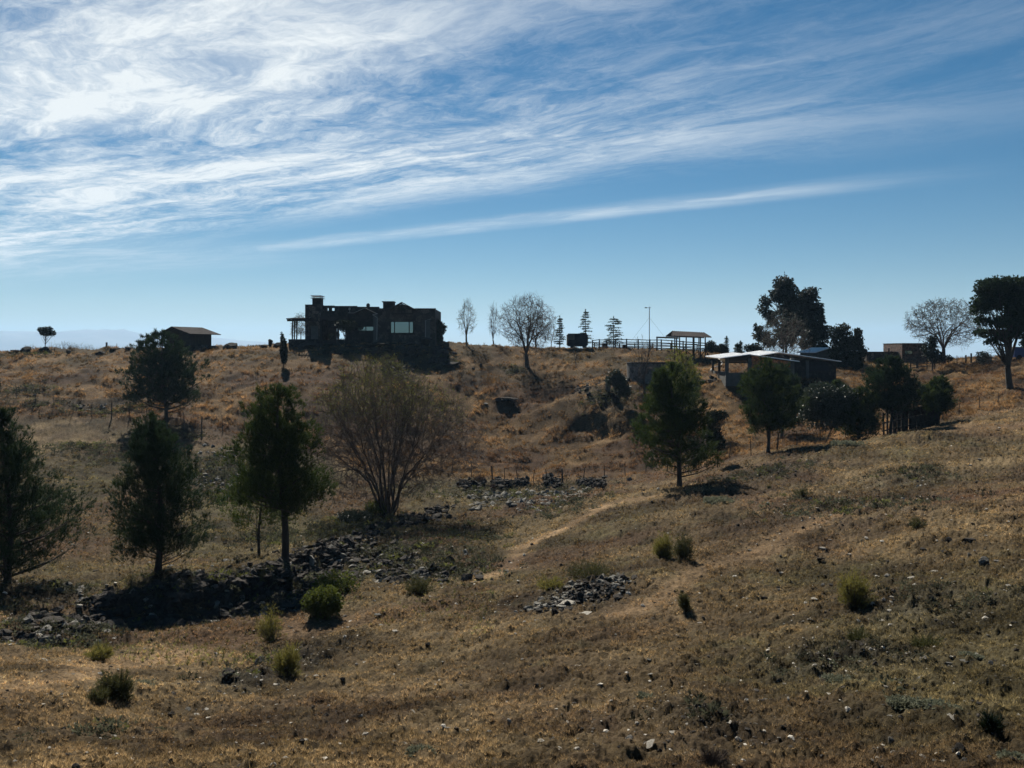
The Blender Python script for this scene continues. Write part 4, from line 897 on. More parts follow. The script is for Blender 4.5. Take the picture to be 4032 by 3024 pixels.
# ------------------------------------------------------------------ wire fences
def wire_fence(name, label, pts, h, n_w=3, thick=()):
    rt = empty(name, pts[0], label, 'wire fence'); off = tuple(pts[0]); tops = []
    for i, p in enumerate(pts):
        hh = h[i] if isinstance(h, list) else h; r_ = .06 if i in thick else .032; d = Vector((rng.normal(0, .06), rng.normal(0, .04), 1))
        q = p+d*hh*.5+Vector((rng.normal(0, .02), 0, 0)); t = p+d*hh
        MB().tube([p-Vector((0, 0, .25)), q, t], [r_, r_*.95, r_*.85], 6).build('post', M['wood'], rt, off); tops.append((p, t))
    for k in range(n_w):
        f = (.35, .65, .93)[k]; mb = MB()
        for a, b_ in zip(tops, tops[1:]): mb.tube([a[0].lerp(a[1], f), b_[0].lerp(b_[1], f)], .004, 3, False)
        mb.build('wire', M['wire'], rt, off)
wire_fence('wire_fence', 'post and wire fence crossing the golden slope on the left', world_pts([(-70, 1545), (2, 1556), (64, 1574), (140, 1600), (214, 1617), (288, 1638), (362, 1651), (438, 1656), (508, 1651), (580, 1682), (660, 1688), (727, 1694), (794, 1711), (877, 1706), (958, 1722), (1045, 1745), (1130, 1768)]), 1.45, thick=(7, 12))
wire_fence('wire_fence', 'post and wire fence along the dry stream at the foot of the slope', world_pts([(1780, 1872), (1857, 1880), (1940, 1894), (1986, 1905), (2039, 1906), (2100, 1908), (2154, 1907), (2217, 1906), (2295, 1901), (2380, 1898), (2464, 1882), (2543, 1866), (2628, 1860), (2710, 1851), (2785, 1831), (2871, 1812)]), 1.15, thick=(2, 7))
wire_fence('wire_fence', 'post and wire fence behind the near ridge below the pines', [on(u, y) for u, y in ((2959, 60.5), (3059, 61), (3137, 62), (3229, 63), (3330, 64), (3420, 65))], 1.2, thick=(1,))
wire_fence('wire_fence', 'post and wire fence climbing right from the plank fence', [on(u, y) for u, y in ((3700, 65), (3777, 66.5), (3857, 67.5), (3933, 69), (4025, 71), (4120, 73))], [1.0, .95, 1.05, 1.0, 1.1, 1.0])
SKYP = [(420, 1348, 103, .12, 'stout grey gatepost standing alone on the left skyline'), (460, 1353, 104, .03, 'thin stake just right of the stout gatepost'), (501, 1358, 104, .03, 'thin stake between the stout gatepost and the hut, second of four'), (538, 1358, 104, .03, 'thin stake between the gatepost and the hut, third of four'), (573, 1357, 104, .03, 'thin stake nearest the log hut'), (601, 1350, 103, .09, 'short thick post touching the left side of the log hut'), (215, 1386, 102.5, .09, 'squat post in the rocks by the bent tree'),
        (3803, 1398, 93, .085, 'left of two thick bluish posts on the right skyline'), (3824, 1391, 93, .095, 'taller right one of two thick posts on the right skyline'), (3840, 1402, 94, .025, 'thin stake right of the two thick skyline posts'), (3768, 1400, 93, .035, 'thin dark stake left of the two thick skyline posts'), (3921, 1411, 92, .09, 'stub of a post on the crest left of the big pine')]
for u, v, y, r_, l in SKYP:
    g = on(u, y); o = MB().tube([(0, 0, -.3), (0, 0, max(.25, hz(v, y)-g.z))], [r_, r_*.92], 8).build('fence_post', M['wood']); o.location = g; tag(o, l, 'fence post', 'lone posts on the skyline')
def rail_bit():
    y = 92.; rt = empty('rail_fence', on(3640, y), 'short grey rail fence in front of the brick house', 'rail fence'); off = tuple(rt.location)
    for u, r_ in ((3585, .06), (3612, .12), (3650, .06), (3680, .06)): g = on(u, y); MB().tube([g-Vector((0, 0, .2)), g+Vector((0, 0, .95))], r_, 7).build('post', M['wood'], rt, off)
    for h in (.35, .62, .88): MB().tube([on(3580, y, h), on(3632, y-.02, h), on(3684, y, h)], .045, 6).build('rail', M['wood'], rt, off)
rail_bit()
def plank_fence():
    us = np.linspace(3478, 3692, 15); yb = 62.8; rt = empty('plank_fence', on(3590, yb), 'dark fence of wide uneven upright planks between two pines', 'plank fence'); off = tuple(rt.location)
    tops = [1628, 1612, 1609, 1607, 1611, 1609, 1613, 1610, 1606, 1604, 1601, 1600, 1602, 1606, 1607]
    for i, (u, tv) in enumerate(zip(us, tops)):
        y = yb+.8*math.sin(i*.2); x = hx(u, y); w = .27 if i > 2 else .11; zb = Hs(x, y)-.4; zt = hz(tv, y)+.05; c_ = rng.uniform(.03, .08); a = rng.normal(0, .03)
        MB().prism([(x-w/2+a, zb), (x+w/2+a, zb), (x+w/2, zt-c_), (x+w/4, zt), (x-w/4, zt), (x-w/2, zt-c_*.6)], y-.03, y+.03).build('plank', M['wood_dark'], rt, off)
    for f in (.3, .85): MB().bar((hx(3476, yb), yb+.15, Hs(hx(3476, yb), yb)+f), (hx(3696, yb), yb+.3, Hs(hx(3696, yb), yb)+f), .07, .09).build('rail', M['wood_dark'], rt, off)
plank_fence()
def far_right():
    y = 88.; g = on(4030, y); rt = empty('utility_trailer', g, 'dark blue boxy trailer at the right edge behind the big pine', 'trailer')
    MB().box(-.85, 1.4, 0, 1.6, .3, 1.25).build('body', M['blue'], rt); MB().box(-.9, 1.45, -.04, 1.64, 1.255, 1.32).build('lid', M['tin_dark'], rt)
    for x in (-.4, .9): MB().tube([(x, -.02, .27), (x, .18, .27)], .27, 16).build('wheel', M['tarp'], rt)
far_right()
def hose():
    px = [(2830, 1417), (2836, 1425), (2843, 1433), (2842, 1441), (2832, 1447), (2815, 1451), (2802, 1456), (2798, 1467)]
    pts = []
    for u, v in px: h_ = hit(u, v); pts.append(h_+Vector((0, 0, .12)))
    o = MB().tube(pts, .055, 6).build('hose', M['trim']); tag(o, 'pale hose winding over the bare ground left of the sheds', 'hose')
hose()

# ------------------------------------------------------------------ pines and other trees
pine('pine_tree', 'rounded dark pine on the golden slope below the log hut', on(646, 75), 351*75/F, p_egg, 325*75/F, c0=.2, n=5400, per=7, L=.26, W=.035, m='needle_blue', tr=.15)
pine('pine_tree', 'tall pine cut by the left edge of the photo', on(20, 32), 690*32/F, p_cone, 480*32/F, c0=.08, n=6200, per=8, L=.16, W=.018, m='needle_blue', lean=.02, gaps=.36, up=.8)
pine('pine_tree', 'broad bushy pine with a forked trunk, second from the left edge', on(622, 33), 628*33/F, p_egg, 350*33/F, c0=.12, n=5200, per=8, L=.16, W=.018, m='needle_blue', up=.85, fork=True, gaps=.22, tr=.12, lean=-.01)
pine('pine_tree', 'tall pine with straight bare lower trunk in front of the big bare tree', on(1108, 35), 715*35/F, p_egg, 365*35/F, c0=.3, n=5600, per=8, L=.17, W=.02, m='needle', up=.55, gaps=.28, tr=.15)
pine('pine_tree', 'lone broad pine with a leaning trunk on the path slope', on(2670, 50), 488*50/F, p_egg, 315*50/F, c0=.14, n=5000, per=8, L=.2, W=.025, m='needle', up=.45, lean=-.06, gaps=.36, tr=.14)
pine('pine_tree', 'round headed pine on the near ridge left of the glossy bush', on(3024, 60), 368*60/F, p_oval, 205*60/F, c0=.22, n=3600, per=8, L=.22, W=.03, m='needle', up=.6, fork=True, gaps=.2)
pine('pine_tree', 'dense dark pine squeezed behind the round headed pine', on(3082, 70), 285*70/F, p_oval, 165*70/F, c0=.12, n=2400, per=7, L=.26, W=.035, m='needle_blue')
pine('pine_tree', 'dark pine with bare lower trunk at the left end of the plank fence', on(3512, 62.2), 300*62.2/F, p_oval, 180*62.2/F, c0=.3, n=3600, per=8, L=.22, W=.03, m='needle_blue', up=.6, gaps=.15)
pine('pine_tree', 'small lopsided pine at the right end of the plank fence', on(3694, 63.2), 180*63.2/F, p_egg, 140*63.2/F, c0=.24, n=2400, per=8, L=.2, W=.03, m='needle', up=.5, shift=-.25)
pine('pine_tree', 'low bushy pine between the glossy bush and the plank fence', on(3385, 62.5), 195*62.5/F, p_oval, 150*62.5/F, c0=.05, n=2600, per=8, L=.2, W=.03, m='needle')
pine('pine_tree', 'small green pine by the wall of the closed shed', on(3290, 76), 115*76/F, p_egg, 120*76/F, c0=.02, n=1500, per=8, L=.24, W=.035, m='needle')
# big pine at the right edge, clumped crown
def big_pine():
    y = 74.; k = y/F; g = on(3975, y); L_ = []
    def lb(u, v, ru, rv, dy=0.): L_.append(((u-3975)*k, dy, (VH-v)*k-g.z, ru*k, (ru+rv)/2*k, rv*k))
    for a in ((3900, 1130, 60, 32), (3975, 1122, 65, 30), (4045, 1130, 60, 36), (3880, 1185, 50, 28), (3950, 1180, 70, 40), (4040, 1200, 70, 60), (3862, 1215, 38, 22), (3990, 1250, 60, 40), (3870, 1262, 34, 14), (3920, 1275, 50, 16, -.8), (4040, 1290, 70, 40), (3895, 1310, 50, 14, .6), (3960, 1320, 50, 16), (4070, 1350, 50, 30), (3905, 1345, 36, 9), (4110, 1160, 70, 60), (4120, 1260, 70, 60), (3860, 1150, 20, 14)): lb(*a)
    root = leafy('umbrella_pine', 'tall umbrella shaped pine with clumped dark crown at the right edge', g, 9, L_, n=6500, per=7, lsize=.2, m='needle_blue', trunk=False, cat='pine tree', rough=.5, fill=.9)
    for c_ in list(root.children):
        if c_.name.startswith('stems'): bpy.data.objects.remove(c_)
    S = Segs(); q = [Vector((0.05, 0, -.3)), Vector((0, 0, .3)), Vector((-.15, 0, 1.8)), Vector((0, 0, 3.6)), Vector((.1, 0, 5.5)), Vector((.2, 0, 7.2)), Vector((.1, 0, 8.3))]; rr = [.36, .27, .22, .19, .15, .1, .05]
    for i in range(6): S.add(q[i], q[i+1], rr[i], rr[i+1])
    q2 = [q[2], Vector((.5, .2, 3.6)), Vector((1.2, .3, 5.6)), Vector((1.8, .2, 7.4))]
    for i in range(3): S.add(q2[i], q2[i+1], .14-.03*i, .11-.03*i)
    for (x, yy, z, rx, ry, rz) in L_:
        for j in range(6):
            a = (q if x < .8 else q2)[min(3, rng.integers(2, 5))]; e = Vector((x+rng.normal(0, .4)*rx, yy+rng.normal(0, .4)*ry, z)); a = Vector((a.x, a.y, min(a.z, e.z-.1))); mid = a.lerp(e, .55)+Vector((0, 0, -.15))+rv(.1); S.add(a, mid, .05, .03); S.add(mid, e, .03, .012)
    for j in range(14):
        z = rng.uniform(1.6, 3.6); az = rng.uniform(2.4, 3.9); a = Vector((0, 0, z)); e = a+Vector((math.cos(az), math.sin(az), .1))*rng.uniform(1.2, 2.8); m2 = a.lerp(e, .5)+Vector((0, 0, .2)); S.add(a, m2, .03, .018); S.add(m2, e, .018, .008)
        for t in range(6): p = m2.lerp(e, rng.random()); S.add(p, p+rv(.22), .008, .004)
    obj('trunk', S.mesh('trunk'), M['bark'], root)
big_pine()
def lobes_px(uc, g, y, lst): 
    k = y/F; return [((u-uc)*k, dy, (VH-v)*k-g.z, ru*k, (ru+rv)/2*k, rv*k) for (u, v, ru, rv, dy) in [(a+(0,))[:5] for a in lst]]
# eucalyptus
def euc(uc, y, lst, label, n, lean=0., trunks=1):
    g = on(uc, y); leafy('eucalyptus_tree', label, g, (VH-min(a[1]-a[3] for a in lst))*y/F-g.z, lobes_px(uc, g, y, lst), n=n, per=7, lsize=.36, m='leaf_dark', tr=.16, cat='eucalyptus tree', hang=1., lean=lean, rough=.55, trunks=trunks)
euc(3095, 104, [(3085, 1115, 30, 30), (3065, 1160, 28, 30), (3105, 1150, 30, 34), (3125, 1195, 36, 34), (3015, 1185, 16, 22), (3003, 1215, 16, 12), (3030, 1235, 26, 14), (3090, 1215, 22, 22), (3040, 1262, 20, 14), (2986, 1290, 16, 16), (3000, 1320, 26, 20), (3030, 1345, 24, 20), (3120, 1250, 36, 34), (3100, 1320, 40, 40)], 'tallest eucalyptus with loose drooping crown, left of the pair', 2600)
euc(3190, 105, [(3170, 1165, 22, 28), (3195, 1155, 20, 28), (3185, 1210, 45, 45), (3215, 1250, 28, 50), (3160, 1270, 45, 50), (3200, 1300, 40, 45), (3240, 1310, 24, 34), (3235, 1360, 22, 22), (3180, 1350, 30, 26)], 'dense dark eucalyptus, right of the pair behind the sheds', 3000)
bare('bare_shrub_tree', 'fine grey twigged tree in front of the eucalyptus trunks', on(3085, 92), 215*92/F, 200*92/F, stems=7, r=.05, tips=900, barkm='twig', leaves=2600, leafm='leaf_grey', lsize=.09, twig=.008, leaft=(.2, 1))
def tree_px(name, label, u, y, lst, n, m='leaf_dark', lsize=.2, cat='tree', trunk=True, tr=.1, per=6, rough=.45, group=None, barkm='bark', fill=.9):
    g = on(u, y); leafy(name, label, g, (VH-min(a[1]-a[3] for a in lst))*y/F-g.z, lobes_px(u, g, y, lst), n=n, m=m, lsize=lsize, trunk=trunk, tr=tr, cat=cat, per=per, rough=rough, group=group, barkm=barkm, fill=fill)
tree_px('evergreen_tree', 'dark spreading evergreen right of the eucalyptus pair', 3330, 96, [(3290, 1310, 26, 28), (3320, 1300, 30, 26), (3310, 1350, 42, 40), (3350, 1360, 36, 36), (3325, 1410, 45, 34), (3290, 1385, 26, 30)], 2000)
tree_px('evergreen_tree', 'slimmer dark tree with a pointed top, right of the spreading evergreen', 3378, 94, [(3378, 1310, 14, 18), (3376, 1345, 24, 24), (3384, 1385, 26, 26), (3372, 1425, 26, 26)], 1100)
tree_px('evergreen_bush', 'large round bush with glossy silvery leaves on the near ridge', 3240, 62.5, [(3240, 1560, 75, 55), (3200, 1600, 55, 50), (3290, 1590, 70, 60), (3250, 1640, 90, 50), (3330, 1560, 45, 40)], 3600, m='leaf_grey', lsize=.15, cat='bush', trunk=False, rough=.3, per=6)
tree_px('small_tree', 'little round topped tree with a crooked stem on the left skyline', 178, 104, [(165, 1300, 16, 11), (190, 1298, 18, 11), (208, 1312, 12, 11), (180, 1313, 20, 9)], 700, m='leaf_dark', lsize=.13, tr=.055)
bare('leafing_tree', 'spreading half bare tree with thin green foliage right of the brick house', on(3718, 93), 262*93/F, 290*93/F, trunk=.25, r=.2, tips=1500, hole=.3, barkm='twig', leaves=4200, leafm='leaf_grey', lsize=.10, twig=.011, cat='tree', leaft=(.3, 1))
tree_px('evergreen_tree', 'small dark evergreen under the half bare tree', 3672, 90, [(3672, 1345, 18, 22), (3660, 1380, 28, 30), (3685, 1405, 30, 26), (3735, 1412, 18, 12)], 900, m='leaf_dark', lsize=.17)
tree_px('bush', 'low bush right of the two thick skyline posts', 3876, 90, [(3868, 1400, 20, 18), (3888, 1412, 18, 18), (3860, 1420, 16, 12)], 500, m='leaf_grey', lsize=.12, cat='bush', trunk=False)
for u, v0, hh, w, y, l, fl in ((2204, 1366, 121, 52, 105, 'slender cedar left of the dark box trailer', 0), (2305, 1366, 148, 76, 107, 'tallest layered cedar, rising behind the box trailer', .1), (2416, 1372, 126, 82, 106, 'flat topped cedar standing in the corral', .55)):
    cedar('cedar_tree', l, on(u, y), (hz(v0-hh, y)-on(u, y).z), w*y/F, flat=fl)
# bare trees along the crest
def bt(u, y, vt, w, label, **k):
    g = on(u, y); return bare('bare_tree', label, g, hz(vt, y)-g.z, w*y/F, **k)
bt(2075, 97, 1148, 245, 'big round headed bare tree on the crest', trunk=.16, r=.24, tips=2200, twig=.010, extra=2, tl=.06, hole=.15, barkm='twig', group='bare trees on the crest')
bt(1838, 103, 1180, 105, 'pale budding bare tree nearest the house', trunk=.22, r=.11, tips=300, twig=.009, pointy=.45, tl=.08, extra=2, barkm='twig_pale', leaves=260, leafm='leaf_grey', lsize=.08, group='bare trees on the crest')
bt(1945, 106, 1185, 62, 'slim upright bare poplar left of the big round bare tree', trunk=.15, r=.08, tips=170, twig=.009, pointy=.4, tl=.12, extra=2, barkm='twig', group='bare trees on the crest')
bt(2110, 106, 1225, 120, 'smaller bare tree standing behind the big round one', trunk=.2, r=.12, tips=600, twig=.010, barkm='twig', group='bare trees on the crest')
bt(2171, 106, 1270, 50, 'thin pale bare tree left of the slender cedar', trunk=.2, r=.05, tips=160, twig=.009, barkm='twig_pale', group='bare trees on the crest')
bt(2540, 81, 1312, 115, 'leafless tree with upright forked limbs by the water tank', trunk=.25, r=.10, tips=90, twig=.013, wig=.1, barkm='twig', group='bare trees on the crest')
bt(2268, 96, 1368, 34, 'tiny leafless sapling below the box trailer', trunk=.3, r=.03, tips=40, twig=.009, barkm='twig', group='bare trees on the crest')
bt(2063, 95, 1365, 14, 'thin stake like sapling left of the big round bare tree', trunk=.6, r=.02, tips=12, twig=.009, barkm='twig', group='bare trees on the crest')
for i, (u, vt, w) in enumerate(((100, 1360, 40), (122, 1355, 44), (208, 1345, 46), (246, 1340, 60), (280, 1347, 56), (310, 1349, 50), (345, 1354, 46), (372, 1362, 44), (398, 1368, 36), (150, 1366, 34))):
    y = 118+i % 3*2; g = on(u, y); bare('bare_sapling', 'grey leafless sapling in the thicket beyond the left crest', g, hz(vt, y)-g.z, w*y/F*1.3, stems=4, r=.03, tips=110, twig=.009, barkm='twig_pale', group='bare saplings beyond the left crest')
# bushes on the skyline
tree_px('bush', 'round dark bush right of the roofed stand, joined to a second', 2808, 104, [(2800, 1362, 20, 20), (2785, 1375, 14, 16), (2815, 1378, 16, 16)], 700, cat='bush', trunk=False, lsize=.15)
tree_px('bush', 'second dark bush, wider and lower, left of the dead spire', 2842, 103, [(2842, 1374, 22, 18), (2855, 1384, 14, 12), (2826, 1385, 14, 12)], 700, cat='bush', trunk=False, lsize=.15)
cedar('dead_spire', 'thin ragged spire tree rising from the bushes right of the stand', on(2861, 103), hz(1324, 103)-on(2861, 103).z, .5, cat='tree', n=400)
for u, vt, l in ((2903, 1352, 'left one of two small wispy conifers left of the shed roof'), (2916, 1343, 'right, taller one of two small wispy conifers')): cedar('small_conifer', l, on(u, 104), hz(vt, 104)-on(u, 104).z, 1.0, cat='conifer', n=450, m='needle_blue')
tree_px('bush', 'dark bush on the skyline just left of the eucalyptus pair', 2960, 103, [(2950, 1372, 20, 15), (2975, 1370, 22, 18), (2990, 1385, 22, 14)], 800, cat='bush', trunk=False, lsize=.15)
tree_px('weeping_tree', 'small drooping conifer against the right end of the house', 1722, 102, [(1722, 1275, 16, 12), (1740, 1290, 18, 10), (1728, 1305, 20, 16), (1725, 1335, 18, 18)], 900, cat='conifer', lsize=.2, m='leaf_dark')
tree_px('porch_tree', 'dark rounded tree growing in front of the porch', 1362, 98.6, [(1345, 1275, 26, 16), (1380, 1280, 30, 20), (1360, 1295, 26, 12)], 900, cat='tree', lsize=.14)
tree_px('bush', 'dark shrub under the porch opening', 1316, 105, [(1308, 1322, 16, 10), (1325, 1318, 12, 12)], 320, cat='bush', trunk=False, lsize=.13)
g = on(1185, 104); bare('willow_tree', 'pale weeping tree behind the pergola', g, hz(1228, 104)-g.z, 90*104/F, trunk=.3, r=.06, tips=300, twig=.008, barkm='twig_pale', droop=.55, tl=.14, leaves=900, leafm='leaf_grey', lsize=.1)
g = on(1117, 91.5); k = 91.5/F
leafy('cypress_tree', 'narrow dark cypress with two pointed tips on the slope left of the house', g, 3.4, [(-.15, 0, 2.9, .13, .13, .7), (.12, 0, 2.4, .15, .15, .6), (0, 0, 1.7, .36, .36, .8), (.02, 0, 1.0, .28, .28, .6)], n=1300, per=7, lsize=.13, m='leaf_dark', tr=.06, cat='cypress tree', rough=.2)
tree_px('bush', 'young bushy plant on the grass below the porch', 1284, 95.5, [(1284, 1370, 9, 18), (1280, 1385, 16, 10)], 300, cat='bush', trunk=False, lsize=.12)
# the big bare multi-stemmed tree
bare('willow_tree', 'huge bare many stemmed tree with yellowish twig tips in the valley', hit(1530, 2030), 600*hit(1530, 2030).y/F, 610*hit(1530, 2030).y/F, stems=13, r=.085, tips=4600, extra=4, tl=.07, hole=.1, low=.03, wig=.1, barkm='twig', twig=.0085, leaves=13000, leafm='leaf_lime', lsize=.06, leafn=1, leaft=(.55, 1), cat='bare tree')
h_ = hit(1024, 2183); k = h_.y/F
pine('young_pine', 'young yellow green pine with two thin stems left of the tall pine', h_, 330*k, p_oval, 300*k, c0=.32, n=1500, per=8, L=.16, W=.02, m='needle_lime', tr=.06, fork=True)
h_ = on(2680, 74); bare('willow_tree', 'yellow green willow showing behind the top of the lone pine', h_, hz(1388, 74)-h_.z, 160*74/F, stems=5, r=.06, tips=700, barkm='broom_dark', leaves=4500, leafm='leaf_lime', lsize=.11, leaft=(.1, 1), cat='willow', twig=.009)
tree_px('bush', 'loose leafy bush right behind the lone pine', 2825, 57, [(2810, 1640, 30, 24), (2845, 1635, 22, 16), (2800, 1700, 34, 40), (2820, 1740, 34, 30)], 1100, cat='bush', m='leaf_dark', lsize=.13, tr=.04)
tree_px('bush', 'pale leafed bush on the gully bank beside the upright boulder', 2420, 80, [(2425, 1478, 26, 22), (2440, 1500, 28, 22), (2410, 1500, 26, 18), (2450, 1530, 36, 30)], 1500, cat='bush', m='leaf_grey', lsize=.14, trunk=False)

# ------------------------------------------------------------------ shrubs on the near slope
def sh(u, v, hpx, wpx, label, m='broom', n=420, **k):
    g = hit(u, v); s = g.y/F; n = max(30, int(n*.55)); return broom(k.pop('name', 'broom_shrub'), label, g, hpx*s, wpx*s, m=m, n=n, **k)
def ball(u, v, hpx, wpx, label, m, n, lsize, name='round_shrub', cat='shrub', **k):
    g = hit(u, v); s = g.y/F; w = wpx*s/2; h = hpx*s
    return leafy(name, label, g, h, [(0, 0, h*.55, w*.8, w*.8, h*.45), (-w*.45, 0, h*.4, w*.5, w*.5, h*.36), (w*.45, -.1, h*.42, w*.5, w*.5, h*.36)], n=n, per=6, lsize=lsize, m=m, trunk=False, cat=cat, rough=.9, crown='foliage', barkm='twig', **k)
ball(1272, 2432, 118, 158, 'round yellow green shrub at the edge of the rocky bank', 'leaf_bright', 2200, .07)
ball(1320, 2345, 95, 200, 'loose leafy green bush just above the round shrub', 'leaf_bright', 600, .08, name='leafy_bush', cat='bush')
ball(1478, 2035, 65, 90, 'bright green bush at the foot of the big bare tree', 'leaf_bright', 800, .08, name='leafy_bush', cat='bush')
ball(1395, 2060, 50, 150, 'olive scrub left of the bright green bush', 'leaf_grey', 900, .09, name='low_bush', cat='bush')
sh(2612, 2200, 90, 80, 'left half of a pair of feathery broom shrubs, thick and green', n=700)
sh(2690, 2212, 105, 75, 'right half of the feathery pair, thinner with dark stems', 'broom_dark', n=420)
sh(3368, 2390, 135, 130, 'rounded yellow green broom on the stony right slope', n=1100, W=.012, L=.09)
sh(1072, 2525, 125, 110, 'leaning yellow broom left of the pine shade', n=330, lean=(-.25, 0))
sh(1130, 2672, 135, 105, 'upright broom with a dark bare stem beside a boulder', n=420)
sh(458, 2758, 110, 120, 'dark stemmed broom with a flat top on the lower left slope', 'broom_dark', n=520)
sh(380, 2770, 50, 60, 'tiny broom left of the flat topped one', 'broom_dark', n=150)
sh(2710, 2415, 95, 45, 'wispy grey green twig bush leaning left', 'broom_dark', n=160, lean=(-.35, 0))
sh(1650, 2345, 75, 130, 'tan green bush among the rocks right of the leafy bush', 'broom_dark', n=420)
sh(2330, 2290, 85, 210, 'spread of tan grass stalks above the rock heap', 'broom_dark', n=420, name='grass_clump', cat='grass clump')
sh(2170, 2330, 60, 120, 'yellowish grass clump left of the rock heap', 'broom', n=260, name='grass_clump', cat='grass clump')
sh(395, 2600, 60, 110, 'pale grass clump on the lower path', 'broom', n=260, name='grass_clump', cat='grass clump')
sh(3158, 1960, 45, 60, 'small green plant in the middle of the right slope', 'broom_dark', n=150)
sh(3028, 1930, 22, 16, 'tiny dark upright tuft left of the small green plant', 'broom_dark', n=50)
sh(3612, 2090, 55, 60, 'sparse green sapling high on the right slope', 'broom_dark', n=110)
sh(2805, 3035, 85, 105, 'dark spiky dead bush cut by the bottom edge', 'twig', n=420, fuzz=2, W=.006)
sh(3380, 2540, 60, 90, 'thin straw coloured tuft below the rounded broom', 'broom_dark', n=160, name='grass_clump', cat='grass clump')
sh(3640, 2560, 55, 120, 'thin green tuft right of the straw coloured one', 'broom_dark', n=180, name='grass_clump', cat='grass clump')
sh(3900, 2890, 80, 60, 'dark leafy weed near the bottom right corner', 'leaf_dark', n=120)
sh(1890, 1920, 60, 90, 'reddish dry bush at the left end of the stream fence', 'twig_red', n=420)
sh(1935, 1935, 35, 45, 'smaller reddish dry tuft below the first', 'twig_red', n=200)
sh(520, 2350, 120, 30, 'thin seedling stem in front of the bushy pine', 'broom_dark', n=40)
sh(1035, 2340, 130, 26, 'thin seedling stem left of the tall pine trunk', 'broom_dark', n=40)
for u, v, w, l in ((3320, 2690, 130, 'silvery green mat plant left of the pale block stone'), (3560, 2790, 110, 'silvery green mat plant, left part of the bottom right patch'), (3690, 2810, 150, 'silvery green mat plant, right part of the bottom right patch'), (4000, 2990, 90, 'silvery plant in the bottom right corner'), (560, 2700, 110, 'silvery mat of leaves right of the flat topped broom'), (2540, 2770, 60, 'silvery tuft with a dark side at the middle of the bottom slope'), (1660, 2975, 90, 'silvery tuft near the bottom edge'), (3330, 1755, 110, 'pale blue green mat plant by the thick post on the ridge'), (3820, 2600, 60, 'small silvery tuft near the right edge'), (2830, 1980, 120, 'grey green mat plants below the lone pine shadow')):
    g = hit(u, v); g.z += float(micro(np.array([g.x]), np.array([g.y]))[0]); s = g.y/F; r_ = w*s/2
    leafy('mat_plant', l, g, r_, [(0, 0, r_*.04, r_*.7, r_*.8, r_*.2), (r_*.6, -r_*.5, r_*.03, r_*.5, r_*.4, r_*.16), (-r_*.6, r_*.3, r_*.03, r_*.4, r_*.5, r_*.14)], n=560, per=6, lsize=max(.035, .0022*g.y), m='silver', trunk=False, cat='plant', rough=1.3, crown='foliage', barkm='twig')

# ------------------------------------------------------------------ rocks of their own
G = 'boulders and stones that stand out'
def rk(u, v, wpx, hpx, label, m='rock', seed=None, rz=0., tilt=(0, 0), name='boulder', y=None, dpt=1.):
    g = hit(u, v) if y is None else on(u, y); s = g.y/F; return rock(label, g, wpx*s, wpx*s*dpt, hpx*s*1.15, m, seed, cat='boulder' if wpx*s > .5 else 'stone', name=name, rz=rz, tilt=tilt)
rk(826, 1372, 78, 32, 'low dark boulder right of the log hut', 'rock_dark', 3, y=101.5)
rk(918, 1368, 80, 44, 'square shouldered dark boulder on the skyline, larger of two', 'rock_dark', 1, y=101.5)
rk(975, 1362, 26, 12, 'small flat stone right of the square shouldered boulder', 'rock_dark', 0, y=101.5)
rk(1064, 1362, 34, 30, 'left round boulder beside the cypress', 'rock_dark', 4, y=101); rk(1097, 1360, 44, 38, 'right bigger boulder beside the cypress', 'rock_dark', 1, y=101)
rk(1035, 1368, 50, 14, 'flat dark rock left of the boulders by the cypress', 'rock_dark', 0, y=101)
rk(1318, 1010+360, 40, 14, 'dark flat rock in the grass below the porch', 'rock_dark', 2, y=96)
for u, v, w, h, y, l in ((1450, 1372, 90, 26, 97.3, 'left slab of the outcrop under the house'), (1520, 1388, 110, 22, 96.5, 'broad dark slab in the middle of the outcrop under the house'), (1600, 1384, 130, 24, 97.6, 'tall dark ledge directly below the big window'), (1675, 1384, 90, 26, 97.5, 'right ledge of the outcrop below the house corner'), (1530, 1425, 60, 34, 93.0, 'steep dark rock sticking out of the grass below the outcrop'), (1740, 1400, 80, 60, 96.5, 'rough boulder at the right foot of the house'), (1780, 1435, 100, 50, 94.5, 'lowest boulder of the tumble right of the house'), (1720, 1440, 70, 40, 94.8, 'cracked boulder left in the tumble right of the house'), (1765, 1372, 44, 34, 99.5, 'pale topped boulder on the edge right of the house'), (1718, 1360, 40, 30, 99.5, 'small boulder under the drooping conifer'), (1790, 1385, 36, 24, 98.5, 'stone at the top right of the tumble'), (1390, 1362, 70, 24, 98, 'long low rock in front of the middle wall'), (1470, 1345, 60, 22, 99, 'mossy rock at the foot of the downpipe'), (1230, 1360, 120, 34, 99, 'dark ledge below the pergola')):
    rk(u, v, w, h*1.25, l, 'rock_dark', y=y, name='boulder', rz=rng.uniform(-.3, .3), dpt=.6)
rk(1866, 1424, 18, 14, 'small dark stone on the grass right of the tumble', 'rock_dark', 1, y=95); rk(1893, 1412, 20, 16, 'small dark tussock shaped stone right of the other', 'rock_dark', 4, y=96)
rk(2393, 1480, 48, 66, 'upright grey boulder on the gully edge', 'rock', 4, y=82.5)
rk(1985, 1478, 110, 28, 'low dark outcrop in the middle of the golden slope', 'rock_dark', 0, y=87.5); rk(1915, 1490, 22, 12, 'pale stone at the left of the low outcrop', 'rock_pale', 2, y=87)
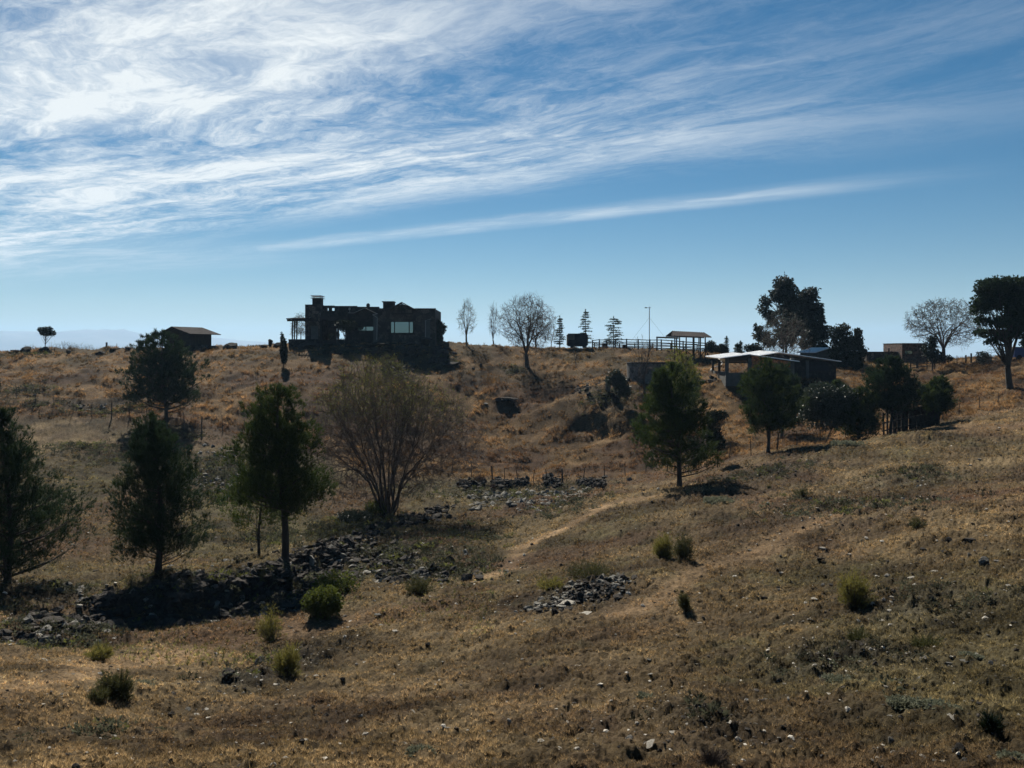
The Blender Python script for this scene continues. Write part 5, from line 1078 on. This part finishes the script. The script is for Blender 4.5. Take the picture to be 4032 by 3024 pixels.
for u, v, w, h, l, m in ((60, 1395, 40, 14, 'flat rock at the left end of the skyline', 'rock_dark'), (110, 1396, 60, 30, 'dark rock under the small bent tree, left one', 'rock_dark'), (165, 1395, 60, 26, 'dark rock under the small bent tree, right one', 'rock_dark'), (270, 1410, 36, 14, 'low rock left of the stout gatepost', 'rock_dark'), (385, 1400, 60, 26, 'rounded rock below the stout gatepost', 'rock_dark'), (455, 1388, 50, 16, 'flat topped rock right of the stout gatepost', 'rock_dark'), (505, 1388, 50, 12, 'flat rock between the stakes', 'rock_dark')):
    rk(u, v, w, h*1.3, l, m, y=102.5 if v < 1400 else 100.5)
rk(212, 2315, 34, 34, 'square dark stump like stone in the left valley', 'rock_dark', 1); rk(230, 2300, 12, 6, 'little pale chip on top of the square stone', 'rock_pale', 2)
rk(422, 2372, 34, 22, 'pale stone at the upper edge of the shaded bank', 'rock_pale', 3); rk(312, 2405, 36, 22, 'white faced stone at the left tip of the shaded bank', 'rock_pale', 0)
rk(905, 2215, 60, 28, 'long rock with a white tip in the grass behind the tall pine', 'rock', 2); rk(935, 2200, 14, 9, 'white chip on the long rock', 'rock_pale', 2)
rk(1030, 2625, 54, 48, 'rough grey boulder left of the upright broom', 'rock', 1); rk(895, 2700, 86, 62, 'dark leaning boulder on the lower left slope', 'rock_dark', 3, rz=.5, tilt=(0, -.3))
rk(692, 2745, 44, 24, 'paired dark stones below the silvery mat', 'rock_dark', 1); rk(668, 2818, 40, 26, 'dark stone with a lit edge, lower left', 'rock_dark', 3); rk(490, 2852, 38, 22, 'flat dark stone on the lower left slope', 'rock_dark', 3); rk(338, 2845, 22, 18, 'small round dark stone, lower left', 'rock_dark', 4)
rk(90, 2885, 36, 14, 'flat pale topped stone near the left edge', 'rock', 2); rk(450, 2900, 34, 12, 'pale flat stone, lower left', 'rock_pale', 2); rk(545, 2905, 40, 14, 'pale slab stone, lower left, right of the flat one', 'rock_pale', 5)
rk(675, 2492, 26, 12, 'dark round hole like stone on the path', 'rock_dark', 0); rk(1490, 2435, 36, 16, 'flat brown stone on the path right of the round shrub', 'rock', 2); rk(1560, 2488, 36, 14, 'flat tan stone below the path', 'rock_pale', 2)
rk(1688, 2560, 28, 20, 'dark wedge stone in mid slope', 'rock_dark', 1); rk(1505, 2705, 30, 10, 'thin white flake stone in mid slope', 'rock_pale', 5); rk(2210, 2700, 36, 18, 'dark stone with a pale top in mid slope', 'rock', 0)
rk(2124, 2635, 24, 18, 'square dark stone in mid slope', 'rock_dark', 1); rk(2046, 2640, 20, 12, 'dark flat stone left of the square one', 'rock_dark', 3); rk(2277, 2625, 28, 12, 'tilted pale flake stone', 'rock_pale', 5); rk(2248, 2660, 14, 12, 'tiny white pointed stone', 'rock_pale', 1)
rk(2540, 2498, 34, 22, 'blocky dark stone below the leaning twig bush', 'rock_dark', 1); rk(2482, 2918, 46, 34, 'white angular stone near the bottom, left of the slab', 'rock_pale', 1); rk(2560, 2945, 62, 30, 'white tilted slab near the bottom edge', 'rock_pale', 5, tilt=(.1, -.4)); rk(2655, 2905, 46, 12, 'long thin white flake above the slab', 'rock_pale', 2); rk(2705, 2880, 26, 12, 'pale stone right of the thin flake', 'rock_pale', 3)
rk(2003, 2860, 32, 30, 'rounded pale stone left of the bottom centre', 'rock_pale', 4); rk(1950, 2985, 40, 26, 'dark pointed stone near the bottom edge', 'rock', 1)
rk(2230, 2385, 100, 46, 'long pale slab in the middle of the rock heap', 'rock_pale', 2, rz=.5, tilt=(.1, -.35)); rk(2290, 2370, 50, 52, 'dark block beside the long pale slab', 'rock_dark', 1); rk(2430, 2365, 74, 40, 'dark boulder at the right end of the rock heap', 'rock_dark', 3); rk(2180, 2430, 44, 40, 'dark rounded boulder at the foot of the rock heap', 'rock_dark', 4); rk(2310, 2420, 60, 14, 'pale flat stone at the foot of the rock heap', 'rock_pale', 5); rk(2250, 2330, 66, 26, 'white tipped slab at the top of the rock heap', 'rock', 2, rz=.4); rk(2175, 2310, 36, 16, 'white stone at the top left of the rock heap', 'rock_pale', 1); rk(2110, 2450, 34, 12, 'dark stone with a lit edge left of the rock heap foot', 'rock', 3)
rk(3740, 2135, 46, 38, 'pointed dark rock on the right slope', 'rock_dark', 1); rk(3690, 2135, 24, 16, 'pale stone left of the pointed dark rock', 'rock_pale', 3); rk(3635, 2175, 44, 22, 'low dark rock on the right slope', 'rock_dark', 3); rk(3880, 2230, 60, 44, 'jagged boulder near the right edge', 'rock', 1); rk(3815, 2200, 26, 24, 'wedge stone left of the jagged boulder', 'rock', 4); rk(3930, 2215, 44, 18, 'flat stone right of the jagged boulder', 'rock', 2); rk(3810, 2135, 80, 24, 'long dark low rock above the jagged boulder', 'rock_dark', 0)
rk(3345, 2185, 28, 14, 'white flat stone above the rounded broom', 'rock_pale', 2); rk(3495, 2275, 30, 18, 'pale pointed stone right of the rounded broom', 'rock_pale', 1); rk(3563, 2310, 54, 20, 'flat grey stone right of the rounded broom', 'rock', 0); rk(3482, 2375, 30, 28, 'pale split stone at the foot of the rounded broom', 'rock_pale', 1); rk(3272, 2305, 36, 18, 'dark flat stone left of the rounded broom', 'rock_dark', 3); rk(3243, 2300, 24, 20, 'tan stone left of the dark flat stone', 'rock_pale', 1); rk(3005, 2358, 32, 20, 'smooth dark stone in the right foreground', 'rock_dark', 0)
rk(3905, 2640, 44, 38, 'brown wedge stone near the right edge', 'rock', 1); rk(3730, 2625, 38, 20, 'smooth grey cobble left of the wedge stone', 'rock', 0); rk(3640, 2610, 44, 30, 'white crested stone in the right foreground', 'rock_pale', 1); rk(3545, 2695, 32, 18, 'small tan block above the silvery patch', 'rock_pale', 1); rk(3800, 2610, 50, 16, 'long pale flat stone right of the cobble', 'rock', 2)
rk(3505, 2920, 40, 34, 'brown rounded stone near the bottom edge', 'rock', 4); rk(3520, 2955, 46, 40, 'white faced stone in the bottom right group', 'rock_pale', 1); rk(3455, 2975, 46, 32, 'low stone left of the white faced stone', 'rock', 0); rk(3655, 2925, 30, 26, 'small stone with a white cap, bottom right', 'rock', 3); rk(3785, 2980, 72, 56, 'black slab of rock tilted up in the bottom right', 'rock_dark', 1, tilt=(0, -.35)); rk(3720, 2990, 36, 18, 'pale stone left of the black slab', 'rock_pale', 2); rk(3800, 3000, 40, 30, 'grey stone wedged under the black slab', 'rock', 1); rk(2425, 2500, 24, 14, 'small stone in mid slope below the rock heap', 'rock', 3)
rk(3640, 1668, 30, 12, 'round stone on the ridge in front of the plank fence', 'rock', 4)

# countable small stones on the near slope: one thing each
def stones():
    n = 0
    while n < 285:
        v = rng.uniform(2080, 3020); u = rng.uniform(20, 4010); dens = .35+.65*(u > 2900)*(v > 2100)*(v < 2500)+.45*(u > 2900)*(v > 2500)+.4*(u < 1300)*(v > 2600)
        if rng.random() > dens: continue
        g = hit(u, v); s = g.y/F; w = (13+34*rng.random()**2.4)*s; pale = rng.random()*.9
        m = 'rock_pale' if pale < .42 else 'rock' if pale < .7 else 'rock_dark'
        zone = 'on the stony right slope' if u > 2900 and v < 2520 else 'in the bottom right' if u > 2900 else 'between the two paths' if v < 2330 and u > 1700 else 'along the lower left path' if u < 1300 else 'along the bottom edge' if v > 2650 else 'below the rock heap'
        size = 'tiny' if w < .09 else 'fist sized' if w < .17 else 'larger'
        kind_ = {'rock_pale': 'pale', 'rock': 'grey', 'rock_dark': 'dark'}[m]
        lab = 'one of the %s %s stones %s' % (size, kind_, zone)
        rock(lab, g, w, w*rng.uniform(.6, 1), w*rng.uniform(.35, .7), m, cat='stone', group=lab[7:], name='stone', tilt=(rng.normal(0, .15), rng.normal(0, .15))); n += 1
stones()
bank = scatter_region([(900, 2420, 240, 50), (1180, 2350, 200, 70), (620, 2430, 230, 50), (300, 2480, 180, 40), (1040, 2300, 90, 40), (1500, 2210, 200, 40), (1640, 2270, 200, 30), (1300, 2150, 150, 40)], 3600)
rubble('rubble', 'tumbled dark rocks of the stony bank under the tall pines', bank[::2]+bank[1::4], .05, .36, 'rock_dark', lowp=False, power=3)
bp = world_pts([(0, 2530), (365, 2430), (600, 2400), (820, 2380), (1000, 2310), (1130, 2250), (1300, 2180), (1440, 2110), (1600, 2060), (1760, 2000)]); band = []
for i in range(2600):
    k = rng.random()*(len(bp)-1.001); a, b = bp[int(k)], bp[int(k)+1]; q = a.lerp(b, k % 1); band.append((q.x+rng.normal(0, .5), q.y+rng.normal(0, .9)))
rubble('rubble', 'band of dark rocks running from the left edge up past the big bare tree', band, .05, .42, 'rock_dark', lowp=False, power=3.2)
rubble('rubble', 'lighter grey rocks mixed into the stony bank', bank[3::4], .04, .3, 'rock', lowp=False, power=3)
rubble('rubble', 'dark stones and clods in the heap beside the near path', scatter_region([(2300, 2350, 110, 40), (2350, 2320, 110, 30), (2180, 2400, 70, 25)], 620), .03, .2, 'rock_dark', lowp=False)
rubble('rubble', 'grey stones heaped beside the near path', scatter_region([(2240, 2360, 90, 40), (2350, 2320, 110, 30), (2120, 2400, 60, 25), (2430, 2290, 60, 20)], 260), .03, .2, 'rock', lowp=False)
cr = []
for t in rng.random(800):
    u = 1800+600*t
    if vnoise(u*.03, 0, 4) < -.12: continue
    h_ = hit(u, 1922+5*math.sin(t*9)-12*t+rng.normal(0, 8)); cr.append((h_.x, h_.y, rng.uniform(0, .4)))
rubble('stone_wall', 'low dry stone wall and rocks along the stream bed', cr, .1, .34, 'rock_dark', cat='stone wall')
rubble('rubble', 'scattered grey boulders below the low stone wall', scatter_region([(2000, 1960, 250, 18), (2120, 1990, 120, 22), (1880, 2000, 60, 20), (2230, 1945, 100, 14)], 420), .06, .36, 'rock')
rubble('rubble', 'rocks breaking through the turf around the house', scatter_region([(1480, 1392, 120, 18), (1600, 1390, 120, 20), (1730, 1420, 60, 24), (1560, 1440, 50, 22), (1240, 1368, 80, 8)], 700), .1, .5, 'rock_dark', lowp=False)
rubble('rubble', 'dark rocks in the gully bank under the water tank', scatter_region([(2400, 1570, 90, 30), (2300, 1530, 60, 18), (2500, 1500, 60, 14), (2680, 1490, 80, 14), (2800, 1500, 70, 14)], 420), .08, .36, 'rock_dark')
rubble('rubble', 'low rocks scattered in the left valley and along the left fence', scatter_region([(250, 2330, 160, 22), (120, 1545, 60, 12), (380, 1610, 160, 8), (820, 1900, 120, 60), (850, 1800, 100, 30), (200, 2500, 160, 50)], 520), .05, .26, 'rock')
gr = []
while len(gr) < 11000:
    y = 8.5*math.exp(rng.random()*1.9); x = rng.uniform(-.62, .62)*y
    if rng.random() < .1+.9*float(rocky_mask(np.array([x]), np.array([y]))[0]): gr.append((x, y))
ga = np.array(gr)
def gravel(name, label, pts, m, a, b_):
    _, V0, F0 = LOW[0]; N = len(pts); s = (a+(b_-a)*rng.random(N)**3)*(.6+pts[:, 1]/30); z = H(pts[:, 0], pts[:, 1])+micro(pts[:, 0], pts[:, 1]); parts = []
    for q in range(len(LOW)):
        sel = np.arange(N) % len(LOW) == q; _, V0, F0 = LOW[q]; n_ = sel.sum(); an = rng.uniform(0, 6.28, n_); c, sn = np.cos(an)[:, None], np.sin(an)[:, None]
        vx = V0[None, :, 0]*c-V0[None, :, 1]*sn; vy = V0[None, :, 0]*sn+V0[None, :, 1]*c; vz = np.broadcast_to(V0[None, :, 2], vx.shape)
        V = np.stack([vx, vy, vz], -1)*s[sel][:, None, None]+np.stack([pts[sel, 0], pts[sel, 1], z[sel]+s[sel]*.15], -1)[:, None, :]
        parts.append((V.reshape(-1, 3), (F0[None]+np.arange(n_)[:, None, None]*len(V0)).reshape(-1, 3)))
    V, F_ = merge(parts); tag(obj(name, npmesh(name, V, F_), M[m]), label, 'gravel', kind='stuff')
gravel('gravel', 'dark pebbles and clods between the grass of the near slope', ga[:6000], 'rock_dark', .008, .05); gravel('gravel', 'light pebbles between the grass of the near slope', ga[8600:], 'rock_pale', .012, .055)

# ------------------------------------------------------------------ grass
def scrub():
    pts = []
    for lst, n in (([(900, 2420, 330, 60), (1150, 2330, 260, 80), (600, 2420, 300, 60), (200, 2500, 260, 90), (1600, 2180, 260, 55), (1400, 2080, 200, 60), (1760, 2250, 220, 40)], 1500), ([(2000, 1950, 380, 40), (2250, 1990, 200, 30), (1850, 2120, 200, 60)], 700), ([(850, 1850, 200, 70), (850, 1960, 220, 30), (500, 1800, 200, 40), (300, 1760, 200, 20), (100, 1545, 120, 25), (150, 1600, 150, 15), (450, 1625, 260, 14), (700, 1720, 200, 15), (200, 2330, 160, 30), (1100, 2120, 200, 40)], 1900), ([(1480, 1392, 180, 18), (1740, 1420, 70, 30), (1560, 1440, 60, 24), (2020, 1465, 70, 18), (2380, 1570, 150, 40), (2600, 1500, 150, 14), (120, 1400, 110, 8)], 1100), ([(3330, 2010, 300, 60), (3600, 1880, 200, 40), (3000, 1870, 260, 30), (3700, 2380, 300, 90), (1050, 2640, 200, 60), (3300, 2620, 320, 60), (2700, 2830, 260, 60), (400, 2880, 300, 60)], 500)): pts += scatter_region(lst, n)
    P_ = np.array(pts); N = len(P_); sz = (.10+.26*rng.random(N)**2)*(.5+.5*np.minimum(1, P_[:, 1]/40)); k = 16
    c = np.repeat(np.stack([P_[:, 0], P_[:, 1], H(P_[:, 0], P_[:, 1])+micro(P_[:, 0], P_[:, 1])+.03], 1), k, 0); d = unit(rng.normal(0, 1, (N*k, 3))); d[:, 2] = np.abs(d[:, 2])*.7; r_ = np.repeat(sz, k)
    V, T = blades(c+d*r_[:, None]*rng.random((N*k, 1))**.5, unit(d+np.array([0, 0, .3])), r_*.45, r_*.16, .6, 3, quad=True)
    me = npmesh('low_scrub', V, [T]); base = np.where(rng.random((N, 1)) < .5, np.array([[.045, .045, .028]]), np.array([[.07, .072, .045]]))*rng.uniform(.5, 1.5, (N, 1)); base = np.where(rng.random((N, 1)) < .12, np.array([[.11, .115, .035]]), base)
    cc = np.repeat(base, k*3*4, 0); ca = me.color_attributes.new('col', 'FLOAT_COLOR', 'POINT'); ca.data.foreach_set('color', np.concatenate([cc, np.ones((len(cc), 1))], 1).astype(np.float32).ravel())
    tag(obj('low_scrub', me, M['flank']), 'dark olive low scrub between the rocks', 'scrub', kind='stuff')
scrub()
def grass():
    def build(name, label, x, y, L, W, per, tone, upv=1., sp=.55, cat='grass'):
        z = H(x, y)+micro(x, y); pos = np.stack([x, y, z-.01], 1); N = len(x); col = ground_cols(x, y)*tone
        V, T = blades(pos, np.tile([0, 0, upv], (N, 1)), L, W, sp, per)
        me = npmesh(name, V, [T]); c = np.repeat(col*rng.uniform(.35, 1.5, (N, 1)), per, 0)*rng.uniform(.45, 1.7, (N*per, 1)); c = np.repeat(c, 3, 0)
        ca = me.color_attributes.new('col', 'FLOAT_COLOR', 'POINT'); ca.data.foreach_set('color', np.concatenate([np.clip(c, 0, 1), np.ones((len(c), 1))], 1).astype(np.float32).ravel())
        tag(obj(name, me, M['flank']), label, cat, kind='stuff')
    def samp(n, y0, y1, smax=.80): 
        n = int(n*1.25)
        y = y0*np.exp(rng.random(n)*math.log(y1/y0)); return rng.uniform(-smax, smax, n)*y, y
    def clump(x, y, k, rad):
        X_ = np.repeat(x, k)+rng.normal(0, 1, len(x)*k)*np.repeat(rad, k); Y_ = np.repeat(y, k)+rng.normal(0, 1, len(x)*k)*np.repeat(rad, k); return X_, Y_
    x, y = samp(46000, 7.5, 66); keep = (rng.random(len(x)) > 1.15*path_mask(x, y)) & (farhill(x, y) < .5) & (fbm(x*1.3, y*1.3, 4, 201, .7)+.7*fbm(x*.28, y*.28, 3, 205)+.2*rng.normal(size=len(x)) > -.12); x, y = x[keep], y[keep]
    x, y = clump(x, y, 5, .025+.0016*y)
    build('short_grass', 'short dry grass covering the near slope', x, y, .04+.0018*y, .0028+.00042*y, 7, np.array([2.05, 1.95, 1.75]), sp=.85)
    x, y = samp(16000, 62, 112); keep = (farhill(x, y) > .5) & (fbm(x*.75, y*1.25, 3, 98) > -.2) & (rng.random(len(x)) > .5*rocky_mask(x, y)); x, y = x[keep], y[keep]
    x, y = clump(x, y, 6, np.full(len(x), .13))
    build('tussock_grass', 'golden tussock grass of the far slope', x, y, .17+.22*np.clip(fbm(x*.4, y*.4, 2, 203)+.4, 0, 1), .03, 6, np.array([1.75, 1.6, 1.4]), sp=.75)
    # taller sparse straw on the near slope
    x, y = samp(7000, 8, 40); keep = fbm(x*.5, y*.5, 3, 207) > .05; x, y = x[keep], y[keep]
    build('straw', 'taller straw stalks standing out of the short grass', x, y, .10+.002*y, .0025+.0003*y, 5, np.array([1.2, 1.15, .95]), sp=.4)
    x, y = samp(16000, 22, 66); g_ = fbm(x*.35, y*.35, 3, 209); keep = (g_ > .12) & (x/y < -.02); x, y = x[keep], y[keep]
    build('green_grass', 'greener grass tufts on the valley floor', x, y, .12, .022, 7, np.array([.95, 1.25, .8]), sp=.7)
grass()
